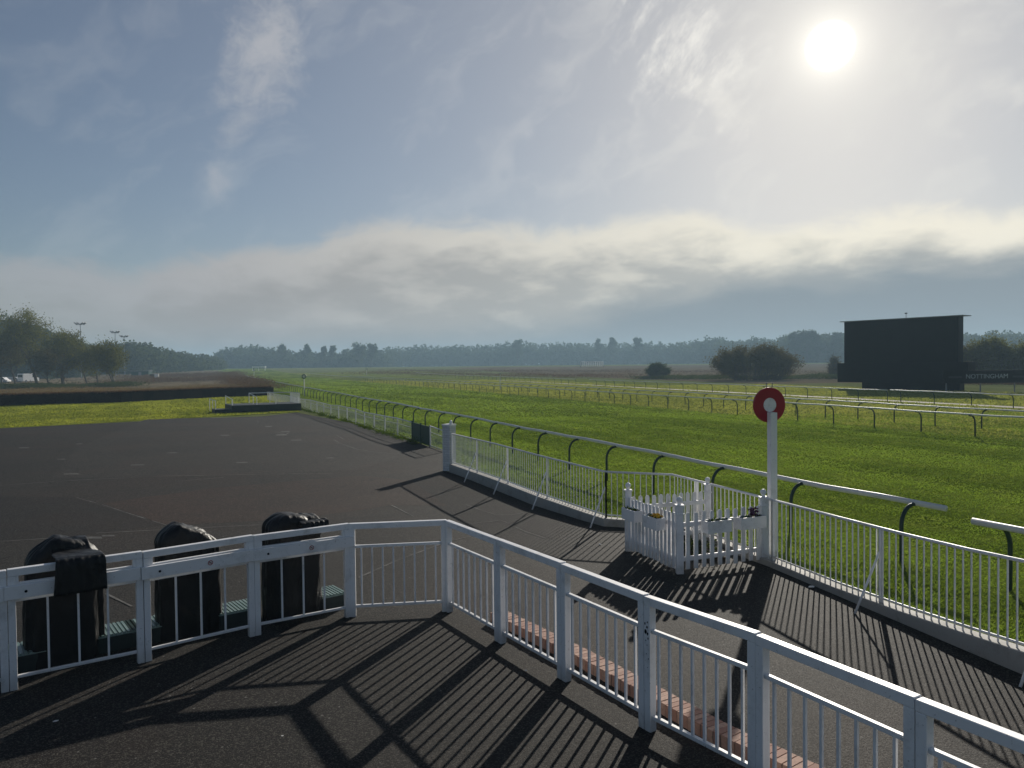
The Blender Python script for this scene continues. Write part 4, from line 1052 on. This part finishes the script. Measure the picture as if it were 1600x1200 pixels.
scrub('bramble_scrub', seg([(200, 190), (260, 200), (330, 220)]) + seg([(210, 260), (340, 300)]), 26000, 1.6, 6.0, .2, M['scrub'], 'brown bramble scrub on the open ground on the left', 24)
scrub('heath_scrub', seg([(560, 300), (700, 260), (860, 210), (1000, 190), (1110, 180)]) + seg([(815, 215), (950, 205)]) + seg([(600, 340), (900, 290), (1100, 250), (1310, 210)]), 20000, 1.2, 6.5, .20, M['scrub'], 'low brown heath scrub in the middle of the course', 25)
scrub('dark_scrub', seg([(1000, 172), (1080, 165), (1180, 158), (1260, 155), (1330, 150)]), 18000, 1.3, 1.6, .15, M['leaf_dark'], 'low dark scrub line at the foot of the big round bush', 26)  # row of low shrubs in the dark foliage colour
scrub('sign_scrub', seg([(1500, 112), (1560, 108), (1640, 104), (1720, 100)]), 14000, 1.1, 2.0, .13, M['scrub'], 'low brown scrub showing under the dark hoarding', 27)

# bushes on the right half
def bush(name, px, Y, topy, hw, label, ml, seed, dens, cat='bush', leaf=.15, group=None):
    h = hgt(px, topy, Y); w = hw / FPX * Y; dens = int(dens * 2.2)
    rng = np.random.default_rng(seed); rr = random.Random(seed)
    root = empty(name, gp(px, Y), 0, label, cat, group)
    wood = MB(); P = []
    nst = 70
    for i in range(nst):
        az = rr.uniform(0, 2 * math.pi); rad = math.sqrt(rr.random()); 
        ex = Vector((math.cos(az) * rad * w, math.sin(az) * rad * w * .8, h * math.sqrt(max(0, 1 - rad * rad * .8)) * rr.uniform(.82, 1.03)))
        st = Vector((ex.x * .45, ex.y * .45, 0)); mid_ = st.lerp(ex, .5) + Vector((ex.x * .12, ex.y * .12, .1))
        pts = [st, st.lerp(mid_, .5), mid_, mid_.lerp(ex, .5) + Vector((rr.gauss(0, .1), 0, .1)), ex]
        wood.tube(pts, [.07, .055, .04, .025, .01], 4, caps=False)
        for q in range(10):
            t = rr.uniform(.3, 1); a = pts[2].lerp(ex, t) if t > .5 else st.lerp(pts[2], t * 2)
            e = a + Vector((rr.gauss(0, .5) + ex.x * .1, rr.gauss(0, .5), rr.uniform(.2, 1.0))) * (h / 6)
            wood.tube([a, a.lerp(e, .5), e], [.02, .015, .006], 3, caps=False); P.append(tuple(e)); P.append(tuple(a.lerp(e, .5))); P.append(tuple(a))
    wood.build('stems', M['bark'], root)
    tp = np.array(P); idx = rng.integers(0, len(tp), dens); Q = tp[idx] + rng.normal(scale=h * .055, size=(dens, 3)); Q[:, 2] = np.abs(Q[:, 2])
    V, F = leafquads(Q, rng.uniform(.5, 1.3, dens) * leaf, rng); tris_mesh('foliage', V, F, M[ml], root)
    return root
bush('round_bush', 1172, 150, 539, 56, 'largest round budding bush, left part of the big clump beyond the rails', 'leaf_brown', 31, 9000)
bush('round_bush', 1200, 150, 544, 50, 'lower rounded bush merging into the right side of the big clump', 'leaf_brown', 32, 5000)
bush('round_bush', 1028, 175, 567.5, 18, 'small dark green bush standing alone left of the big clump', 'leaf_dark', 33, 3000)
bush('round_bush', 1545, 128, 531, 38, 'large bush behind the hoarding lettering at the right', 'leaf_spring', 34, 7000)
bush('round_bush', 1602, 126, 536, 30, 'bush behind the hoarding at the very right edge', 'leaf_spring', 35, 5000)
bush('round_bush', 1506, 130, 542, 18, 'brownish bush squeezed against the right side of the big screen', 'leaf_brown', 36, 3000)
bush('round_bush', 1303, 160, 556, 9, 'thin bare bush just left of the big screen', 'leaf_brown', 37, 350)
# ------------------------------------------------------------------ far woods
sky_line = [(345, 552, 430), (352, 546, 430), (365, 543, 430), (385, 540, 430), (410, 541, 430), (430, 545, 430), (460, 547, 430), (488, 551, 430), (530, 550, 430), (548, 545, 430), (595, 546, 450), (620, 542, 500), (655, 540, 520), (690, 541, 520), (720, 540, 520), (760, 538, 520), (790, 536, 520), (808, 532, 520), (838, 536, 520), (880, 535, 520), (920, 537, 520), (975, 536, 520), (1020, 535, 500), (1050, 536, 480), (1075, 535, 470), (1090, 530, 460), (1110, 528, 450), (1130, 526, 440), (1140, 531, 440), (1160, 531, 440), (1180, 526, 430), (1200, 529, 430), (1215, 533, 420), (1225, 524, 360), (1240, 521, 360), (1310, 522, 350), (1400, 520, 350), (1500, 524, 340), (1515, 521, 340), (1530, 525, 340), (1545, 520, 340), (1560, 518, 340), (1600, 520, 340), (1700, 518, 340)]
WF = 1.55
def prof(tbl, x):
    for a, b in zip(tbl, tbl[1:]):
        if a[0] <= x <= b[0]:
            t = (x - a[0]) / (b[0] - a[0]); return a[1] + (b[1] - a[1]) * t, (a[2] + (b[2] - a[2]) * t) * WF
    return tbl[-1][1], tbl[-1][2] * WF
def crown_pts(rng, c, w, h, n):
    d = rng.normal(size=(n, 3)); d /= np.linalg.norm(d, axis=1)[:, None]
    r = rng.uniform(.55, 1.05, n) ** .6; lump = 1 + .18 * np.sin(d[:, 0] * 5 + c[0]) * np.sin(d[:, 2] * 6 + c[1])
    return np.stack([c[0] + d[:, 0] * r * w * lump, c[1] + d[:, 1] * r * w * .8, c[2] + d[:, 2] * r * h * lump], 1)
def wood(name, tbl, x0, x1, step, material, label, seed, dens=1.0, leaf=.75):
    rng = np.random.default_rng(seed); PP = []; x = x0
    while x < x1:
        ty, Y = prof(tbl, x); ty += rng.normal(scale=1.0)
        for row in range(3):
            Yr = Y + row * -16 + rng.uniform(-8, 8) + 10; top = hgt(x, ty + row * 5.0, Yr); 
            if top < 4: continue
            g = gp(x + rng.uniform(-4, 4), Yr); w = rng.uniform(3.4, 5.6) * WF; ch = max(top * .42, 2.5)
            PP.append(crown_pts(rng, (g.x, g.y, g.z + top - ch), w, ch, int(230 * dens)))
            k = int(120 * dens); PP.append(np.stack([g.x + rng.uniform(-w, w, k), g.y + rng.uniform(-3, 3, k), g.z + rng.uniform(0, top - ch, k)], 1))
        x += step * rng.uniform(.7, 1.3)
    P = np.concatenate(PP); V, F = leafquads(P, rng.uniform(.5, 1.25, len(P)) * leaf * WF, rng, aspect=.75)
    return tag(tris_mesh(name, V, F, material), label, 'woodland', kind='stuff')
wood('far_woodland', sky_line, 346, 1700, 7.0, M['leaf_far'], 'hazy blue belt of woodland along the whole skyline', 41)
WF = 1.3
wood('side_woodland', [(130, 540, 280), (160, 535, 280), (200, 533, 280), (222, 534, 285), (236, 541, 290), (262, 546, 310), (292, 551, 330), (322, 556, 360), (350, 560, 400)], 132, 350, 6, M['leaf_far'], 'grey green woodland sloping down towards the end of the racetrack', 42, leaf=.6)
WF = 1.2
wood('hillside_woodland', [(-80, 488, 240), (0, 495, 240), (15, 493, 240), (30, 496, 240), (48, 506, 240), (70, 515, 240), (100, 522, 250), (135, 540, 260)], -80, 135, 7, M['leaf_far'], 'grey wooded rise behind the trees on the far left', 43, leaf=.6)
FT_ = [(445, 537, 420, 3.2, 'round crown standing out first at the left of the skyline wood'), (477, 538, 420, 2.8, 'first of the two narrow crowns of the skyline wood, left of the pair'),
       (502, 540, 420, 2.4, 'narrow crown between the others of the skyline wood'), (518, 539, 420, 2.4, 'last narrow crown before the broad group of the skyline wood'),
       (562, 535, 420, 4.6, 'broad crown group left half on the skyline wood'), (580, 537, 420, 3.6, 'broad crown group right half on the skyline wood'),
       (808, 530, 500, 4.4, 'wide low crown on the highest part of the skyline left of centre'), (938, 529, 500, 3.2, 'first of three round crowns above the skyline right of centre'),
       (959, 527, 500, 3.6, 'middle of three round crowns above the skyline right of centre'), (1001, 527, 490, 4.2, 'last of three round crowns above the skyline right of centre'),
       (1240, 516, 355, 4.0, 'tall pale tree at the left end of the grove beside the big screen'), (1262, 515, 355, 3.6, 'tall pale tree second in the grove beside the big screen'),
       (1282, 516, 355, 3.6, 'tall pale tree third in the grove beside the big screen'), (1305, 518, 355, 3.6, 'tall pale tree nearest the big screen')]
for k, (px, py, Y, sp, l) in enumerate(FT_):
    Y = Y * 1.5
    tree('skyline_tree', gp(px, Y - 14), hgt(px, py, Y - 14), sp * 1.5, l, 'tree', M['leaf_far'], 60 + k, dens=1500, leaf=.8, low=.2, group='single trees rising above the skyline wood')

# ------------------------------------------------------------------ floodlights
def flood(px, py, Y, s, label):
    g = gp(px, Y); h = hgt(px, py, Y)
    root = empty('floodlight_mast', g, 0, label, 'floodlight', 'floodlight masts above the trees on the left')
    m = MB(); m.tube([(0, 0, 0), (0, 0, h)], [.16, .09], 8); m.build('mast', M['grey_metal'], root)
    m = MB(); m.bar((-1.5 * s, 0, h - .1), (1.5 * s, 0, h - .1), .1, .1); m.build('crossbar', M['grey_metal'], root)
    for x, t in ((-1.5, .5), (-.6, .5), (.6, -.5), (1.5, -.5)):
        m = MB(); a = Vector((x * s - .45 * s, 0, h + t * .6 + .35)); b = Vector((x * s + .45 * s, 0, h - t * .6 + .35)); m.bar(a, b, .7, .28); m.bar((x * s, 0, h - .05), (x * s, 0, h + .3), .06, .06); m.build('lamp_head', M['grey_metal'], root)
flood(127, 507, 260, 1.0, 'tallest floodlight mast, above the slim tree on the left')
flood(181, 520, 290, .9, 'middle floodlight mast, left of the two close together')
flood(195, 526.5, 320, .9, 'shortest floodlight mast, right of the two close together')

# ------------------------------------------------------------------ far small things
def van(px, Y, L, W_, H_, rz, mt, name, label, cat, split=.72):
    root = empty(name, gp(px, Y), rz, label, cat)
    m = MB(); b_ = .28
    m.prism([(-L / 2, b_), (L / 2, b_), (L / 2, H_ * .5), (L / 2 - L * .12, H_ * .55), (L / 2 - L * .28, H_ * .97), (L / 2 - L * .34, H_), (-L / 2 + .1, H_), (-L / 2, H_ * .92)], -W_ / 2, W_ / 2); m.build('body', mt, root, bevel=.05)
    m = MB(); m.prism([(L / 2 - L * .15, H_ * .58), (L / 2 - L * .27, H_ * .92), (L / 2 - L * .42, H_ * .92), (L / 2 - L * .42, H_ * .58)], -W_ / 2 - .01, W_ / 2 + .01); m.build('window', M['glass'], root)
    m = MB(); m.box(-L / 2 - .01, -L / 2, -W_ * .4, W_ * .4, H_ * .58, H_ * .88); m.build('rear_window', M['glass'], root)
    for x in (-L * .32, L * .32):
        for y in (-W_ / 2 + .1, W_ / 2 - .1):
            m = MB(); m.tube([(x, y - .12, .33), (x, y + .12, .33)], .33, 14); w_ = m.build('wheel', M['tyre'], root)
            m = MB(); m.tube([(x, y - .13, .33), (x, y + .13, .33)], .18, 10); m.build('rim', M['silver'], w_)
van(44, 215, 5.2, 2.0, 2.4, R_(75), M['white'], 'parked_van', 'white van parked under the trees on the left', 'van')
van(19, 215, 4.2, 1.8, 1.5, R_(20), M['silver'], 'parked_car', 'pale car parked left of the white van', 'car')
van(2, 212, 4.2, 1.8, 1.5, R_(0), M['white'], 'parked_car', 'white car at the very left edge under the trees', 'car')
r = empty('equipment_hut', gp(221, 270), 0, 'low green hut on the open scrub behind the hedge', 'hut')
m = MB(); m.box(-3, 3, -1.2, 1.2, 0, 2.2); m.build('wall', M['green_metal'], r); m = MB(); m.box(-3.2, 3.2, -1.4, 1.4, 2.21, 2.4); m.build('roof', M['grey_metal'], r); m = MB(); m.box(-.5, .5, -1.23, -1.203, 0, 1.9); m.build('door', M['grey_metal'], r)
r = empty('utility_cabinet', gp(241, 232), R_(20), 'small brown and white cabinet right of the low green hut', 'cabinet')
m = MB(); m.box(-1.3, 0, -.6, .6, 0, 1.7); m.build('brown_half', M['bark'], r); m = MB(); m.box(.003, 1.2, -.62, .62, 0, 1.75); m.build('white_half', M['white_old'], r); m = MB(); m.box(.2, 1.0, -.64, -.622, .1, 1.6); m.build('door', M['white'], r)
r = empty('starting_stalls', gp(925, 410), R_(6), 'long white starting stalls standing far off before the woods', 'starting stalls')
m = MB(); m.box(-6, 6, -.6, .6, 2.8, 3.05); m.build('canopy', M['white'], r)
for i in range(13):
    x = -5.95 + i * 11.9 / 12; m = MB(); m.box(x - .06, x + .06, -.9, .9, .3, 2.8); m.build('stall_divider', M['white_old'], r)
for x in (-6.3, 6.3):
    m = MB(); m.tube([(x - .1, 0, .4), (x + .1, 0, .4)], .4, 12); m.build('wheel', M['tyre'], r)
m = MB(); m.bar((-6.3, 0, .4), (-9, 0, .5), .1, .1); m.build('drawbar', M['grey_metal'], r)
r = empty('white_marquee', gp(405, 400), 0, 'long low white shelter at the far end of the racetrack', 'shelter')
m = MB(); m.box(-3.4, 3.4, -1, 1, 1.7, 2.2); m.build('roof', M['white'], r)
for x in (-3.3, 0, 3.3):
    m = MB(); m.box(x - .08, x + .08, -.9, -.7, 0, 1.7); m.build('post', M['white'], r)

# ------------------------------------------------------------------ grass close to the fence
def near_grass():
    rng = np.random.default_rng(8); n = 420000
    # area right of the fence line; density falls with distance
    Y = 7.0 + (rng.uniform(0, 1, n) ** 1.5) * 42; X = rng.uniform(-.35, .78, n) * Y
    fx = np.interp(Y, [p.y for p in mid[::-1]] + [29.4, 37.5, 46, 61], [p.x for p in mid[::-1]] + [-2.6, -5.9, -9.6, -16.8])
    ok = X > fx + .14
    X, Y, fx = X[ok], Y[ok], fx[ok]; n = len(X)
    pn = np.array([mnoise.noise(Vector((x * 1.1, y * 1.1, 0))) + .7 * mnoise.noise(Vector((x * 4.3, y * 4.3, 3))) for x, y in zip(X[::1], Y[::1])])
    dist = X - fx
    hh = (.019 + .009 * rng.uniform(-1, 1, n)) * (1 + .9 * np.clip(pn, -.5, 1)) * np.where(dist < 2.2, 1.5, 1.0)
    w = np.clip(.0011 * Y, .008, .05) * rng.uniform(.5, 1.2, n)
    hh = hh * (1 + Y / 60)
    V, F = blades(np.stack([X, Y, np.full(n, .012)], 1), hh, w, rng, .7)
    tag(tris_mesh('grass', V, F, M['grassblade']), 'short turf grass growing beside the barred fence and across the racetrack', 'grass', kind='stuff')
near_grass()
def far_blades(name, n, inside, Y0, Y1, p, material, label, seed, hb=.035):
    rng = np.random.default_rng(seed); Y = Y0 + (rng.uniform(0, 1, n) ** p) * (Y1 - Y0); X = rng.uniform(-.95, .72, n) * Y
    ok = inside(X, Y); X, Y = X[ok], Y[ok]; n = len(X)
    pn = np.array([mnoise.noise(Vector((x * .35, y * .35, 5))) + .6 * mnoise.noise(Vector((x * 1.6, y * 1.6, 3))) for x, y in zip(X, Y)])
    h = (hb + Y * .0005) * (1 + .9 * np.clip(pn, -.6, 1)) * rng.uniform(.6, 1.3, n); w = np.clip(.0011 * Y, .02, .12) * rng.uniform(.6, 1.3, n)
    V, F = blades(np.stack([X, Y, terr(X, Y) + .012], 1), h, w, rng, .7)
    tag(tris_mesh(name, V, F, material), label, 'grass', kind='stuff')
def xof(pts, Y):
    q = sorted((p[1], p[0]) for p in pts); return np.interp(Y, [a for a, b in q], [b for a, b in q])
far_blades('turf_grass', 330000, lambda X, Y: (X > xof(near_pts, Y) - .9) & (X < xof(r2_pts, Y)), 42, 230, 1.5, M['grassblade'], 'mown turf of the racetrack running away to the woods', 81, .022)
far_blades('verge_grass', 400000, lambda X, Y: (X > xof(r2_pts, Y) + .1) & (X < xof(r4_pts, Y) + np.where(Y < 118, 26, 9)) & ((X < xof(r4_pts, Y) + .8) | (X > xof(r4_pts, Y) + 2.8)), 20, 180, 1.2, M['vergeblade'], 'longer yellowish grass between and beyond the far running rails', 82, .05)
hy = [G(-420, 646), G(0, 635), G(191, 629), G(340, 621.5), G(424, 618)]; ty = [(-160, 2), (-75, 9.5), (-29.5, 44.1), (-15.8, 57.4), (-10, 62)]
far_blades('lawn_blades', 260000, lambda X, Y: (X < -15.9) & (Y > np.interp(X, [a for a, b in ty], [b for a, b in ty]) + .25) & (Y < np.interp(X, [p.x for p in hy], [p.y for p in hy])) & (X < xof([(-15.8, 57), (-20.5, 71), (-34, 104)], Y)), 40, 95, 1.0, M['lawnblade'], 'sunlit grass of the lawn in front of the clipped hedge', 83, .04)
# weeds at the foot of the long low fence
rng = np.random.default_rng(9); P = []
for _ in range(150):
    p, i, r_ = along(LB, rng.uniform(3, 42)); k = rng.integers(12, 60); s_ = rng.uniform(.05, .22)
    P.append(np.stack([p.x - .25 * rng.random() + rng.normal(scale=s_, size=k), p.y - .1 + rng.normal(scale=s_, size=k), np.abs(rng.normal(scale=s_ * .7, size=k))], 1))
P = np.concatenate(P); V, F = leafquads(P, rng.uniform(.02, .05, len(P)), rng); tag(tris_mesh('weeds', V, F, M['weed']), 'weeds along the foot of the long low white fence', 'weeds', kind='stuff')

# litter
def litter(px, py, s, label, seed):
    rr = random.Random(seed); p = G(px, py, .03); m = MB()
    n = 6; vs = [(rr.uniform(.5, 1) * s * math.cos(t), rr.uniform(.4, .8) * s * math.sin(t), rr.uniform(0.003, s * .35)) for t in np.linspace(0, 2 * math.pi, n, endpoint=False)] + [(0, 0, s * .25)]
    m.add(vs, [(i, (i + 1) % n, n) for i in range(n)]); o = m.build('crumpled_paper', M['paper']); o.location = p; so = o.modifiers.new('t', 'SOLIDIFY'); so.thickness = .002
    tag(o, label, 'litter')
litter(87, 1128, .045, 'scrap of white paper on the dark tarmac at the bottom left', 1)
litter(441, 1150, .014, 'tiny white scrap on the tarmac below the striped railing shadow', 2)
litter(822, 1048, .022, 'small white scrap at the foot of the descending railing', 3)
litter(938, 851, .045, 'flat white scrap on the tarmac left of the picket enclosure', 4)
litter(1268, 918, .06, 'pale crumpled packet at the foot of the low wall', 5)

# ------------------------------------------------------------------ haze (air between here and the woods)
def haze():
    m = bpy.data.materials.new('haze_air'); m.use_nodes = True; k = NT(m.node_tree)
    v = k.n('ShaderNodeVolumePrincipled', {'Color': (0.54, 0.80, 1.0, 1), 'Density': 0.00058, 'Anisotropy': 0.15})
    o = k.n('ShaderNodeOutputMaterial', {}); k.t.links.new(v.outputs[0], o.inputs['Volume'])
    b = MB(); b.box(-6200, 6200, -200, 6200, -1.0, 44.0); h = b.build('haze', m); tag(h, kind='stuff', label='thin pale haze hanging over the whole racecourse', cat='haze')
haze()
